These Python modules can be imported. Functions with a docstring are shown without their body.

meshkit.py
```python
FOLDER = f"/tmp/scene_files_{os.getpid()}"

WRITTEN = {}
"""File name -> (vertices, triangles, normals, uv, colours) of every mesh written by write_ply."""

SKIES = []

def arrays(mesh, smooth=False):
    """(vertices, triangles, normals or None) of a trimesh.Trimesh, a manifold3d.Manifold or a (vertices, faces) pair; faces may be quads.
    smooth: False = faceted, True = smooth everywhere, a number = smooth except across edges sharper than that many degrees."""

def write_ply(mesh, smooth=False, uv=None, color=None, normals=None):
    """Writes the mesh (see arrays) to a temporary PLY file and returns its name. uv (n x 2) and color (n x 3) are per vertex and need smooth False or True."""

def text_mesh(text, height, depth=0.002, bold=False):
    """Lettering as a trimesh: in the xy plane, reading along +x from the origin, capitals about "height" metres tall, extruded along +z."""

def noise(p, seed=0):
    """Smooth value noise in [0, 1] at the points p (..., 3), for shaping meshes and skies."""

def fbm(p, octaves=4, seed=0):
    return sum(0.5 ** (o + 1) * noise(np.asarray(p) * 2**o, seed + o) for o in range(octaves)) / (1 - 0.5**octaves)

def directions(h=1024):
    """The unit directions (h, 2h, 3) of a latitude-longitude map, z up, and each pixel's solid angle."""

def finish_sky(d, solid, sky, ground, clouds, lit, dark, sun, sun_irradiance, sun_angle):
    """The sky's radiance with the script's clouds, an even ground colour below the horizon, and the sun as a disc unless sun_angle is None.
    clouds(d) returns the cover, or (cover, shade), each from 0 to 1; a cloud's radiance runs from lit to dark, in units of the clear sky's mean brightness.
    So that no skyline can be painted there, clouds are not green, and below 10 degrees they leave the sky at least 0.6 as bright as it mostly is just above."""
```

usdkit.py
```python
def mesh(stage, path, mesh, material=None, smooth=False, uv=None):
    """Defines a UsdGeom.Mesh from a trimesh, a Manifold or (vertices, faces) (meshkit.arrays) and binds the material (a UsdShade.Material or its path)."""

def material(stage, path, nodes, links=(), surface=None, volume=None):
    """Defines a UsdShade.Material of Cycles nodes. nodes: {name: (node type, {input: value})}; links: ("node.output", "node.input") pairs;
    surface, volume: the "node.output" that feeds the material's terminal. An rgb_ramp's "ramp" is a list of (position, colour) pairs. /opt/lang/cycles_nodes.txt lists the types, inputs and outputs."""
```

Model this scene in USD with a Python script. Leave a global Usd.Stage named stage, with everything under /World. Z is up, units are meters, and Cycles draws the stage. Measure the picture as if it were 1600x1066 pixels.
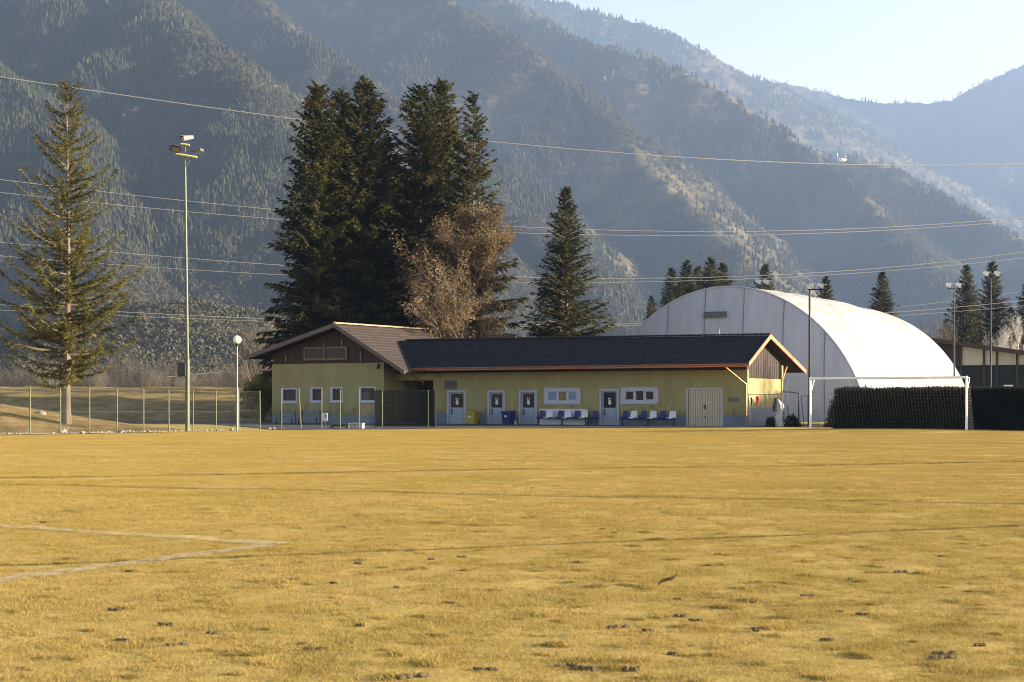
import math, random
import numpy as np
import trimesh
from shapely.geometry import Polygon, box as sbox
from shapely.ops import unary_union
from pxr import Usd, UsdGeom, UsdLux, UsdShade, Gf, Sdf, Vt
import usdkit, meshkit

random.seed(7)
RNG = np.random.default_rng(7)
stage = Usd.Stage.CreateInMemory()
UsdGeom.SetStageUpAxis(stage, 'Z')
UsdGeom.SetStageMetersPerUnit(stage, 1.0)
UsdGeom.Xform.Define(stage, '/World')
UsdGeom.Scope.Define(stage, '/World/Looks')

# ------------------------------------------------------------------ camera, sky, sun, exposure
F, CX, HY, EYE = 2300.0, 800.0, 628.0, 1.3          # focal length and horizon in the photograph's pixels
cam = UsdGeom.Camera.Define(stage, '/World/camera')
cam.AddTranslateOp().Set(Gf.Vec3d(0, 0, EYE))
cam.AddRotateXOp().Set(90.0)
cam.CreateHorizontalApertureAttr(36.0)
cam.CreateFocalLengthAttr(36.0 * F / 1600)
cam.CreateVerticalApertureOffsetAttr(36.0 * (HY - 533) / 1600)
cam.CreateClippingRangeAttr(Gf.Vec2f(0.1, 60000))
cam.CreateFStopAttr(7.0)
cam.CreateFocusDistanceAttr(75.0)
cam.CreateExposureAttr(2.1)

SUN_AZ, SUN_EL = math.radians(95), math.radians(12.0)     # azimuth from +y towards +x
sun_dir = np.array([math.sin(SUN_AZ) * math.cos(SUN_EL), math.cos(SUN_AZ) * math.cos(SUN_EL), math.sin(SUN_EL)])
sun = UsdLux.DistantLight.Define(stage, '/World/sun')
sun.CreateIntensityAttr(1.25)
sun.CreateAngleAttr(0.5)
sun.CreateNormalizeAttr(True)
sun.CreateColorAttr(Gf.Vec3f(1.0, 0.87, 0.68))
zz = sun_dir; xx = np.cross([0, 0, 1], zz); xx /= np.linalg.norm(xx); yy = np.cross(zz, xx)
sun.AddTransformOp().Set(Gf.Matrix4d(*xx, 0, *yy, 0, *zz, 0, 0, 0, 0, 1))
sky = UsdLux.DomeLight.Define(stage, '/World/sky')
skym = usdkit.material(stage, '/World/Looks/sky_air',
    {'s': ('sky_texture', {'sky_type': 'single_scattering', 'sun_disc': False, 'sun_elevation': SUN_EL, 'sun_rotation': SUN_AZ, 'altitude': 500.0, 'air_density': 1.0, 'aerosol_density': 4.0}),
     'c': ('texture_coordinate', {}), 'x': ('separate_xyz', {}), 'v': ('map_range', {'range_type': 'smoothstep', 'from_min': 0.0, 'from_max': 0.55, 'to_min': 1.0, 'to_max': 0.0, 'clamp': True}),
     'm': ('mix', {'mix_type': 'add', 'color2': (3.1, 2.5, 1.8)}),      # the pale air near the horizon, all the way round
     'b': ('background_shader', {'strength': 0.055})}, [('c.generated', 'x.vector'), ('x.z', 'v.value'), ('v.result', 'm.fac'), ('s.color', 'm.color1'), ('m.color', 'b.color')], surface='b.background')
UsdShade.MaterialBindingAPI.Apply(sky.GetPrim()).Bind(skym)
sky.GetPrim().SetCustomDataByKey('kind', 'structure')
HAZE_DENSITY = 0.80e-4

# ------------------------------------------------------------------ helpers
def W(px, py, Y):
    "the point at distance Y whose place in the photograph is px, py"
    return np.array([(px - CX) / F * Y, Y, EYE + (HY - py) / F * Y])

def ground_pt(px, py, z=0.0):
    Y = (EYE - z) * F / (py - HY)
    return np.array([(px - CX) / F * Y, Y])

used = {}
def numbered(path):
    n = used.get(path, -1) + 1
    used[path] = n
    return path if n == 0 else f'{path}_{n:03d}'

def tag(prim, label=None, cat=None, group=None, kind=None):
    p = prim.GetPrim() if hasattr(prim, 'GetPrim') else prim
    for k, v in (('label', label), ('category', cat), ('group', group), ('kind', kind)):
        if v: p.SetCustomDataByKey(k, v)
    return prim

def ops(x, loc, rotz=0.0, scale=None, rot=None):
    x.AddTranslateOp().Set(Gf.Vec3d(*map(float, loc)))
    if rot is not None: x.AddRotateXYZOp().Set(Gf.Vec3f(*map(float, rot)))
    else: x.AddRotateZOp().Set(float(rotz))
    s = (1, 1, 1) if scale is None else (scale if np.ndim(scale) else (scale,) * 3)
    x.AddScaleOp().Set(Gf.Vec3f(*map(float, s)))

def thing(name, label, cat, loc=(0, 0, 0), rotz=0.0, group=None, scale=None):
    x = UsdGeom.Xform.Define(stage, numbered('/World/' + name))
    ops(x, loc, rotz, scale)
    tag(x, label, cat, group)
    return x

def dup(src, loc, rotz, label=None, group=None, scale=None):
    p = src.GetPrim(); base = p.GetName()
    if base[-4:-3] == '_' and base[-3:].isdigit(): base = base[:-4]
    was = p.GetCustomData()
    x = UsdGeom.Xform.Define(stage, numbered('/World/' + base))
    x.GetPrim().GetReferences().AddInternalReference(p.GetPath())
    x.GetPrim().SetInstanceable(True)
    x.ClearXformOpOrder()
    ops(x, loc, rotz, scale)
    tag(x, label or was['label'], was['category'], group or was.get('group'))
    return x

def obj(name, mesh, material, parent=None, smooth=False, label=None, cat=None, group=None, kind=None):
    root = '/World' if parent is None else str(parent.GetPrim().GetPath())
    m = usdkit.mesh(stage, numbered(f'{root}/{name}'), mesh, material, smooth)
    tag(m, label, cat, group, kind)
    return m

class MB:
    "collects simple shapes into one mesh"
    def __init__(s): s.v, s.f, s.n = [], [], 0
    def add(s, v, f):
        v = np.asarray(v, float); f = np.asarray(f, int)
        if f.shape[1] == 4: f = np.vstack([f[:, [0, 1, 2]], f[:, [0, 2, 3]]])
        s.v.append(v); s.f.append(f + s.n); s.n += len(v); return s
    def tm(s, m): return s.add(m.vertices, m.faces)
    def box(s, lo, hi):
        x0, y0, z0 = lo; x1, y1, z1 = hi
        v = [(x0,y0,z0),(x1,y0,z0),(x1,y1,z0),(x0,y1,z0),(x0,y0,z1),(x1,y0,z1),(x1,y1,z1),(x0,y1,z1)]
        return s.add(v, [(3,2,1,0),(4,5,6,7),(0,1,5,4),(1,2,6,5),(2,3,7,6),(3,0,4,7)])
    def cbox(s, c, size, rotz=0.0, bevel=0.0):
        m = rbox(size, bevel) if bevel else trimesh.creation.box(size)
        if rotz: m.apply_transform(trimesh.transformations.rotation_matrix(math.radians(rotz), [0, 0, 1]))
        m.apply_translation(c); return s.tm(m)
    def tube(s, pts, r, sides=6, caps=True):
        p = np.asarray(pts, float); n = len(p)
        r = np.broadcast_to(np.asarray(r, float), (n,))
        t = np.gradient(p, axis=0); t /= np.linalg.norm(t, axis=1, keepdims=True) + 1e-12
        ref = np.array([0, 0, 1.0]) if abs(t[:, 2]).mean() < 0.85 else np.array([1.0, 0, 0])
        a = np.cross(t, ref); a /= np.linalg.norm(a, axis=1, keepdims=True) + 1e-12
        b = np.cross(t, a)
        ang = np.arange(sides) * 2 * np.pi / sides
        v = p[:, None] + r[:, None, None] * (np.cos(ang)[None, :, None] * a[:, None] + np.sin(ang)[None, :, None] * b[:, None])
        i, j = np.meshgrid(np.arange(n - 1), np.arange(sides), indexing='ij')
        q = np.stack([i * sides + j, i * sides + (j + 1) % sides, (i + 1) * sides + (j + 1) % sides, (i + 1) * sides + j], -1).reshape(-1, 4)
        f = np.vstack([q[:, [0, 2, 1]], q[:, [0, 3, 2]]])
        if caps:
            k = np.arange(1, sides - 1)
            f = np.vstack([f, np.stack([0 * k, k, k + 1], 1), np.stack([0 * k, k + 1, k], 1) + (n - 1) * sides])
        return s.add(v.reshape(-1, 3), f)
    def slab(s, quad, th):
        "a top polygon given by its corners, and its copy th lower"
        q = np.asarray(quad, float); n = len(q)
        v = np.vstack([q, q - [0, 0, th]])
        f = [(0, k, k + 1) for k in range(1, n - 1)] + [(n, n + k + 1, n + k) for k in range(1, n - 1)]
        for k in range(n):
            a, b = k, (k + 1) % n
            f += [(a, n + a, n + b), (a, n + b, b)]
        return s.add(v, f)
    def mesh(s): return (np.vstack(s.v), np.vstack(s.f))
    def build(s, name, material, parent=None, **k): return obj(name, s.mesh(), material, parent, **k)

def rbox(size, r=0.02, seg=2):
    import manifold3d as m3
    sx, sy, sz = size
    r = min(r, sx / 2.01, sy / 2.01, sz / 2.01)
    sp = trimesh.creation.icosphere(1, r)
    pts = np.vstack([sp.vertices + [a * (sx / 2 - r), b * (sy / 2 - r), c * (sz / 2 - r)] for a in (-1, 1) for b in (-1, 1) for c in (-1, 1)])
    return trimesh.convex.convex_hull(pts)

def extr(poly, th):
    "shapely polygon in x-z extruded from y=0 to y=th"
    out = []
    for g in getattr(poly, 'geoms', [poly]):
        m = trimesh.creation.extrude_polygon(g, th, engine='earcut')
        v = m.vertices.copy()
        m.vertices = np.stack([v[:, 0], v[:, 2], v[:, 1]], 1)
        m.invert()
        out.append(m)
    return trimesh.util.concatenate(out)

def fbm2(x, y, sc, oct=4, seed=0):
    return meshkit.fbm(np.stack([np.asarray(x) / sc, np.asarray(y) / sc, np.zeros_like(np.asarray(x, float))], -1), oct, seed)

def sstep(a, b, x):
    t = np.clip((np.asarray(x, float) - a) / (b - a), 0, 1); return t * t * (3 - 2 * t)

# ------------------------------------------------------------------ materials
def M(name, color, rough=0.7, var=0.15, scale=3.0, detail=4.0, bump=0.0, bscale=40.0, metallic=0.0, spec=0.3, color2=None, stretch=(1, 1, 1), rnd=0.0):
    c1 = np.array(color, float); c2 = np.array(color2) if color2 is not None else c1 * (1 - var)
    c3 = c1 if color2 is not None else np.minimum(c1 * (1 + var), 0.95)
    nodes = {'g': ('texture_coordinate', {}), 'm': ('mapping', {'scale': stretch}),
             'n': ('noise_texture', {'scale': scale, 'detail': detail, 'roughness': 0.6}),
             'r': ('rgb_ramp', {'ramp': [(0.3, c2), (0.7, c3)]}),
             'p': ('principled_bsdf', {'roughness': rough, 'metallic': metallic, 'specular_ior_level': spec})}
    links = [('g.object', 'm.vector'), ('m.vector', 'n.vector'), ('n.fac', 'r.fac')]
    if rnd:
        nodes['o'] = ('object_info', {}); nodes['mr'] = ('map_range', {'from_min': 0, 'from_max': 1, 'to_min': 1 - rnd, 'to_max': 1 + rnd})
        nodes['h'] = ('hsv', {})
        links += [('o.random', 'mr.value'), ('mr.result', 'h.value'), ('r.color', 'h.color'), ('h.color', 'p.base_color')]
    else:
        links += [('r.color', 'p.base_color')]
    if bump:
        nodes['n2'] = ('noise_texture', {'scale': bscale, 'detail': 4.0}); nodes['b'] = ('bump', {'strength': bump, 'distance': 0.02})
        links += [('m.vector', 'n2.vector'), ('n2.fac', 'b.height'), ('b.normal', 'p.normal')]
    return usdkit.material(stage, '/World/Looks/' + name, nodes, links, surface='p.BSDF')

def leafmat(name, c_dark, c_light, trans=0.35, scale=0.7, rnd=0.25):
    nodes = {'g': ('geometry', {}), 'n': ('noise_texture', {'scale': scale, 'detail': 3.0}), 'w': ('math', {'math_type': 'multiply_add', 'value2': 0.45}),
             'r': ('rgb_ramp', {'ramp': [(0.2, c_dark), (0.8, c_light)]}),
             'd': ('principled_bsdf', {'roughness': 0.65, 'specular_ior_level': 0.2}), 't': ('translucent_bsdf', {}), 'x': ('mix_closure', {'fac': trans})}
    links = [('g.position', 'n.vector'), ('g.random_per_island', 'w.value1'), ('n.fac', 'w.value3'), ('w.value', 'r2.fac')]
    nodes['w2'] = ('math', {'math_type': 'subtract', 'value2': 0.22})
    links = [('g.position', 'n.vector'), ('g.random_per_island', 'w.value1'), ('n.fac', 'w.value3'), ('w.value', 'w2.value1'), ('w2.value', 'r.fac'),
             ('r.color', 'd.base_color'), ('r.color', 't.color'), ('d.BSDF', 'x.closure1'), ('t.BSDF', 'x.closure2')]
    return usdkit.material(stage, '/World/Looks/' + name, nodes, links, surface='x.closure')

plaster = M('yellow_plaster', (0.275, 0.245, 0.115), 0.9, 0.15, 0.9, 7, stretch=(1, 1, 0.45), bump=0.2, bscale=60)
pl_n = {'t': ('texture_coordinate', {}), 'm': ('mapping', {'scale': (1, 1, 0.4)}), 'n': ('noise_texture', {'scale': 0.9, 'detail': 7.0, 'roughness': 0.65}), 'r': ('rgb_ramp', {'ramp': [(0.32, (0.235, 0.205, 0.095)), (0.68, (0.30, 0.27, 0.13))]}),
    's': ('separate_xyz', {}), 'h': ('map_range', {'from_min': 0.3, 'from_max': 1.5, 'to_min': 0.30, 'to_max': 0.0, 'clamp': True}), 'n2': ('noise_texture', {'scale': 3.0, 'detail': 6.0, 'roughness': 0.7}), 'a': ('math', {'math_type': 'add'}),
    'd': ('rgb_ramp', {'ramp': [(0.62, (0, 0, 0)), (0.82, (0.7, 0.7, 0.7))]}), 'x': ('mix', {'color2': (0.12, 0.105, 0.065)}), 'b': ('bump', {'strength': 0.25, 'distance': 0.02}), 'n4': ('noise_texture', {'scale': 60.0, 'detail': 3.0}), 'p': ('principled_bsdf', {'roughness': 0.92, 'specular_ior_level': 0.15})}
plaster = usdkit.material(stage, '/World/Looks/weathered_yellow_plaster', pl_n, [('t.object', 'm.vector'), ('m.vector', 'n.vector'), ('n.fac', 'r.fac'), ('t.object', 's.vector'), ('s.z', 'h.value'), ('m.vector', 'n2.vector'), ('n2.fac', 'a.value1'), ('h.result', 'a.value2'),
    ('a.value', 'd.fac'), ('d.color', 'x.fac'), ('r.color', 'x.color1'), ('x.color', 'p.base_color'), ('t.object', 'n4.vector'), ('n4.fac', 'b.height'), ('b.normal', 'p.normal')], surface='p.BSDF')
dado_m = M('blue_grey_dado', (0.12, 0.15, 0.20), 0.8, 0.15, 2)
frame_w = M('white_frame', (0.36, 0.38, 0.47), 0.5, 0.06, 3)
door_m = M('pale_blue_door', (0.24, 0.29, 0.38), 0.5, 0.06, 2)
glass_d = M('dark_glass', (0.022, 0.019, 0.016), 0.10, 0.3, 1.5, spec=0.25)
glass_b = M('blue_glass', (0.16, 0.24, 0.38), 0.25, 0.2, 2.5)
curtain_y = M('ochre_curtain', (0.22, 0.16, 0.07), 0.8, 0.4, 9)
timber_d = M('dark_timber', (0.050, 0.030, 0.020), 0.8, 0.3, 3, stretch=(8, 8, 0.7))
timber_m = M('brown_timber', (0.032, 0.021, 0.016), 0.75, 0.35, 3, stretch=(8, 8, 0.6))
timber_l = M('pale_timber', (0.15, 0.115, 0.08), 0.8, 0.3, 3)
copper = M('copper_sheet', (0.36, 0.145, 0.075), 0.45, 0.2, 1.5, metallic=0.35, spec=0.4)
soffit = M('soffit_boards', (0.05, 0.03, 0.022), 0.8, 0.2, 3)
tile_b = M('brown_roof_tile', (0.040, 0.029, 0.025), 0.75, 0.28, 1.6, 6)
tile_n = M('slate_roof_tile', (0.019, 0.019, 0.024), 0.85, 0.22, 1.6, 6, spec=0.08)
ridge_m = M('ridge_tile_clay', (0.34, 0.26, 0.16), 0.8, 0.25, 6)
cream = M('cream_steel', (0.44, 0.395, 0.31), 0.5, 0.05, 2)
grey_m = M('grey_metal', (0.11, 0.115, 0.125), 0.5, 0.12, 4, metallic=0.3)
dgrey_m = M('dark_metal', (0.018, 0.02, 0.024), 0.5, 0.2, 4)
green_m = M('green_paint', (0.085, 0.10, 0.065), 0.45, 0.15, 3)
post_m = M('pale_green_post', (0.115, 0.125, 0.075), 0.55, 0.12, 3)
galv = M('galvanised_steel', (0.17, 0.18, 0.18), 0.45, 0.12, 5, metallic=0.4)
yel_m = M('yellow_bracket', (0.60, 0.52, 0.20), 0.5, 0.1, 5)
white_p = M('white_paint', (0.80, 0.80, 0.78), 0.4, 0.05, 4)
globe_m = M('opal_globe', (0.86, 0.78, 0.55), 0.25, 0.03, 3, spec=0.5)
blue_pl = M('blue_plastic', (0.015, 0.022, 0.12), 0.4, 0.1, 5)
white_pl = M('white_plastic', (0.52, 0.54, 0.60), 0.4, 0.05, 5)
yellow_pl = M('yellow_plastic', (0.30, 0.25, 0.03), 0.45, 0.1, 5)
green_pl = M('green_plastic', (0.25, 0.42, 0.16), 0.45, 0.1, 5)
white_bd = M('white_board', (0.48, 0.50, 0.55), 0.6, 0.06, 1.5)
red_cloth = M('red_cloth', (0.42, 0.025, 0.07), 0.9, 0.2, 8)
pale_cloth = M('pale_cloth', (0.36, 0.37, 0.42), 0.9, 0.10, 5)
black_cloth = M('black_cloth', (0.02, 0.022, 0.03), 0.9, 0.2, 5)
concrete = M('concrete', (0.30, 0.31, 0.32), 0.85, 0.18, 4, bump=0.3)
asphalt = M('grey_paving', (0.045, 0.043, 0.043), 0.9, 0.22, 0.7, 6, bump=0.3)
gravel = M('gravel', (0.42, 0.36, 0.27), 0.9, 0.22, 6, 5, bump=0.6, bscale=25)
stone_m = M('pale_stone', (0.22, 0.20, 0.165), 0.9, 0.25, 5, bump=0.5)
bark_s = M('spruce_bark', (0.11, 0.085, 0.06), 0.9, 0.35, 4, bump=0.5, stretch=(1, 1, 0.3))
bark_l = M('pale_bark', (0.125, 0.098, 0.068), 0.9, 0.35, 2.2, bump=0.5, stretch=(1, 1, 0.4))
bark_g = M('grey_twig_bark', (0.082, 0.070, 0.056), 0.9, 0.25, 2)
bark_t = M('willow_twig_bark', (0.165, 0.135, 0.10), 0.9, 0.25, 2)
bark_w = M('birch_bark', (0.50, 0.47, 0.42), 0.8, 0.35, 3, stretch=(1, 1, 2))
needle_d = leafmat('spruce_needles', (0.026, 0.029, 0.009), (0.19, 0.168, 0.036), 0.38)
needle_o = leafmat('olive_needles', (0.085, 0.078, 0.018), (0.25, 0.215, 0.055), 0.45)
leaf_tan = leafmat('withered_leaves', (0.15, 0.105, 0.055), (0.40, 0.29, 0.16), 0.4)
leaf_yel = leafmat('yellow_green_leaves', (0.14, 0.13, 0.02), (0.34, 0.30, 0.045), 0.4)
leaf_hedge = leafmat('hedge_leaves', (0.010, 0.014, 0.008), (0.036, 0.042, 0.016), 0.25)
core_m = M('hedge_core', (0.012, 0.012, 0.009), 1.0, 0.2)
wire_m = M('cable_wire', (0.62, 0.58, 0.50), 0.4, 0.05, 1, metallic=0.5)
net_m = M('net_cord', (0.22, 0.21, 0.18), 0.8, 0.05, 1)
net_dark = M('windbreak_net', (0.010, 0.014, 0.014), 0.85, 0.2, 4)
clod_m = M('earth_clod', (0.10, 0.075, 0.040), 1.0, 0.3, 20)
leaf_dead = M('dead_leaf', (0.060, 0.040, 0.020), 0.8, 0.3, 20)

# dome membrane: white, dirt streaks running down, darker towards the crest
dome_nodes = {'g': ('texture_coordinate', {}), 'm': ('mapping', {'scale': (0.55, 0.16, 0.10)}), 'n': ('noise_texture', {'scale': 2.0, 'detail': 6.0, 'roughness': 0.65}),
    'm2': ('mapping', {'scale': (0.30, 0.11, 0.22)}), 'n2': ('noise_texture', {'scale': 1.0, 'detail': 5.0}),
    'r': ('rgb_ramp', {'ramp': [(0.34, (0.25, 0.238, 0.205)), (0.50, (0.335, 0.325, 0.305)), (0.62, (0.38, 0.375, 0.36))]}),
    'r2': ('rgb_ramp', {'ramp': [(0.36, (0.72, 0.68, 0.58)), (0.56, (1, 1, 1))]}), 'x': ('mix', {'mix_type': 'multiply', 'fac': 0.55}),
    'p': ('principled_bsdf', {'roughness': 0.45, 'specular_ior_level': 0.35})}
dome_m = usdkit.material(stage, '/World/Looks/dome_membrane', dome_nodes, [('g.object', 'm.vector'), ('m.vector', 'n.vector'), ('n.fac', 'r.fac'), ('g.object', 'm2.vector'), ('m2.vector', 'n2.vector'),
    ('n2.fac', 'r2.fac'), ('r.color', 'x.color1'), ('r2.color', 'x.color2'), ('x.color', 'p.base_color')], surface='p.BSDF')
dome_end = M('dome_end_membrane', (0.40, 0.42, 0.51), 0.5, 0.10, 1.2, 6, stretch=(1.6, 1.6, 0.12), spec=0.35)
seam_m = M('dome_seam', (0.27, 0.28, 0.34), 0.6, 0.2, 3)

# ------------------------------------------------------------------ the ground
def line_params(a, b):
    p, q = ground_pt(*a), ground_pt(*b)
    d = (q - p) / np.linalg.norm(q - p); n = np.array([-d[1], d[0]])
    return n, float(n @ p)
DARK_LINES = [line_params((0, 748), (1600, 722)) + (0.16, 0.85), line_params((300, 764), (1600, 789)) + (0.12, 0.60), line_params((500, 864), (1600, 822)) + (0.045, 0.9), line_params((0, 696), (1600, 693)) + (0.45, 0.25)]  # dark lines across the pitch, mixed into the turf colour

def grass_color(extra_dark=1.0):
    "nodes and links of the dry turf's colour; result at 'out.color'"
    nodes = {'g': ('geometry', {}),
        'n1': ('noise_texture', {'scale': 0.35, 'detail': 5.0, 'roughness': 0.6}), 'r1': ('rgb_ramp', {'ramp': [(0.30, np.array((0.39, 0.292, 0.082))), (0.50, np.array((0.445, 0.33, 0.108))), (0.70, np.array((0.49, 0.355, 0.125)))]}),
        'n2': ('noise_texture', {'scale': 7.0, 'detail': 6.0, 'roughness': 0.7}), 'r2': ('rgb_ramp', {'ramp': [(0.30, (0.55, 0.55, 0.42)), (0.46, (1, 1, 1)), (0.72, (1.0, 0.94, 0.88))]}),
        'x2': ('mix', {'mix_type': 'multiply', 'fac': 0.75}),
        'n3': ('noise_texture', {'scale': 1.3, 'detail': 6.0, 'roughness': 0.7}), 'r3': ('rgb_ramp', {'ramp': [(0.58, (0, 0, 0)), (0.80, (1, 1, 1))]}),
        'x3': ('mix', {'color2': (0.25, 0.235, 0.055)})}
    links = [('g.position', 'n1.vector'), ('g.position', 'n2.vector'), ('g.position', 'n3.vector'), ('n1.fac', 'r1.fac'), ('n2.fac', 'r2.fac'), ('n3.fac', 'r3.fac'),
             ('r1.color', 'x2.color1'), ('r2.color', 'x2.color2'), ('x2.color', 'x3.color1'), ('r3.color', 'f3.value1'), ('f3.value', 'x3.fac')]
    nodes['f3'] = ('math', {'math_type': 'multiply', 'value2': 0.62})
    last = 'x3.color'
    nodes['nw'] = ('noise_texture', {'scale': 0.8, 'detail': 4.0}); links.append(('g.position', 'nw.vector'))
    for k, (n, c, w, s) in enumerate(DARK_LINES):
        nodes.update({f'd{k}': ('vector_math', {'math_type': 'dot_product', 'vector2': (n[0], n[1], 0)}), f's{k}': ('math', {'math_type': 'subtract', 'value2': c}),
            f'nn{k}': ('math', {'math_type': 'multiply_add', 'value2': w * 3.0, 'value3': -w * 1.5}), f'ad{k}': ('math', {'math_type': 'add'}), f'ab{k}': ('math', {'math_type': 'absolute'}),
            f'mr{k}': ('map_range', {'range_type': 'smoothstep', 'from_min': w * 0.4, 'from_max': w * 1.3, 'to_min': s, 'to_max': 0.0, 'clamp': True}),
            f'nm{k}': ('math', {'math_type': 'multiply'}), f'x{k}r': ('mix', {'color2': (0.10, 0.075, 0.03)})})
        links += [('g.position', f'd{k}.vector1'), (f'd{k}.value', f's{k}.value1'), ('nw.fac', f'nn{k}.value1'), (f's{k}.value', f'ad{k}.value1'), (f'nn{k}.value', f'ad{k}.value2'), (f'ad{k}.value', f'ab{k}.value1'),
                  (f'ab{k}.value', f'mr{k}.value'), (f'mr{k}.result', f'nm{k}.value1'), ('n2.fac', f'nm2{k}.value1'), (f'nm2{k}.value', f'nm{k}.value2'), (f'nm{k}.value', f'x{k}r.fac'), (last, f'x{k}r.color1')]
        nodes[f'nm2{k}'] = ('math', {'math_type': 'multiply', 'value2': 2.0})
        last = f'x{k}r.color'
    return nodes, links, last

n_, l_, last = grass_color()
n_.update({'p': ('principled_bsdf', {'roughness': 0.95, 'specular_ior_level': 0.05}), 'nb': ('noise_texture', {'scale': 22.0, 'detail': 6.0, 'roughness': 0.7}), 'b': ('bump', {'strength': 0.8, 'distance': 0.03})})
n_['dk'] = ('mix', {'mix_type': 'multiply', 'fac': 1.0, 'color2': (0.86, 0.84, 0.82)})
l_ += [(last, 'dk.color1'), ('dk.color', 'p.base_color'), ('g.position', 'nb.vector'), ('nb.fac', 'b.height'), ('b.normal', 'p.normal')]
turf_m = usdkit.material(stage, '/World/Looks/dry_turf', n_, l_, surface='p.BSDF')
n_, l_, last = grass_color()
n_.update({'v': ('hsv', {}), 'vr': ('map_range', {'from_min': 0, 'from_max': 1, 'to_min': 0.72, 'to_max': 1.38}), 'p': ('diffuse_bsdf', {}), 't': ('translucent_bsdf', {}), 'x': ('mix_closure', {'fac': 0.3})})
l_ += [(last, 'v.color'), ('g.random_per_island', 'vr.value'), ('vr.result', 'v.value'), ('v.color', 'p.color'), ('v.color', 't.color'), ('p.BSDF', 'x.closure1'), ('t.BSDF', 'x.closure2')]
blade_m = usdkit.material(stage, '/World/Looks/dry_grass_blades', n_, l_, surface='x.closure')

def ground_h(x, y):
    x = np.asarray(x, float); y = np.asarray(y, float)
    h = -0.2 * sstep(42, 78, y)
    h = h + 0.20 * np.exp(-((x - 18) ** 2 + (y - 68.5) ** 2) / 60.0)
    return h
def pitch_h(x, y):
    r = np.hypot(x, y)
    near = 1 - sstep(25, 60, r)
    h = ground_h(x, y) + 0.04 * (fbm2(x, y, 6.0, 3, 3) - 0.5) * (1 - sstep(40, 60, r)) + 0.022 * (fbm2(x, y, 0.34, 4, 5) - 0.5) * (0.35 + 0.65 * near)
    return h

th = np.concatenate([np.linspace(-25, 25, 520), np.linspace(25, 335, 64)[1:-1]])
rr = np.geomspace(1.2, 125, 640)
T, R = np.meshgrid(np.radians(th), rr, indexing='ij')
X, Y = R * np.sin(T), R * np.cos(T)
Z = pitch_h(X, Y)
Z = np.where(R > 118, -0.6, Z)
nt, nr = T.shape
i, j = np.meshgrid(np.arange(nt), np.arange(nr - 1), indexing='ij')
q = np.stack([i * nr + j, i * nr + j + 1, ((i + 1) % nt) * nr + j + 1, ((i + 1) % nt) * nr + j], -1).reshape(-1, 4)
V = np.stack([X, Y, Z], -1).reshape(-1, 3)
V = np.vstack([V, [[0, 0, 0]]])
fan = np.array([[len(V) - 1, (k + 1) % nt * nr, k * nr] for k in range(nt)])
q3 = np.vstack([q[:, [0, 2, 1]], q[:, [0, 3, 2]], fan])
obj('pitch', (V, q3), turf_m, smooth=True, label='dry golden grass football pitch', kind='structure')

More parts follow.
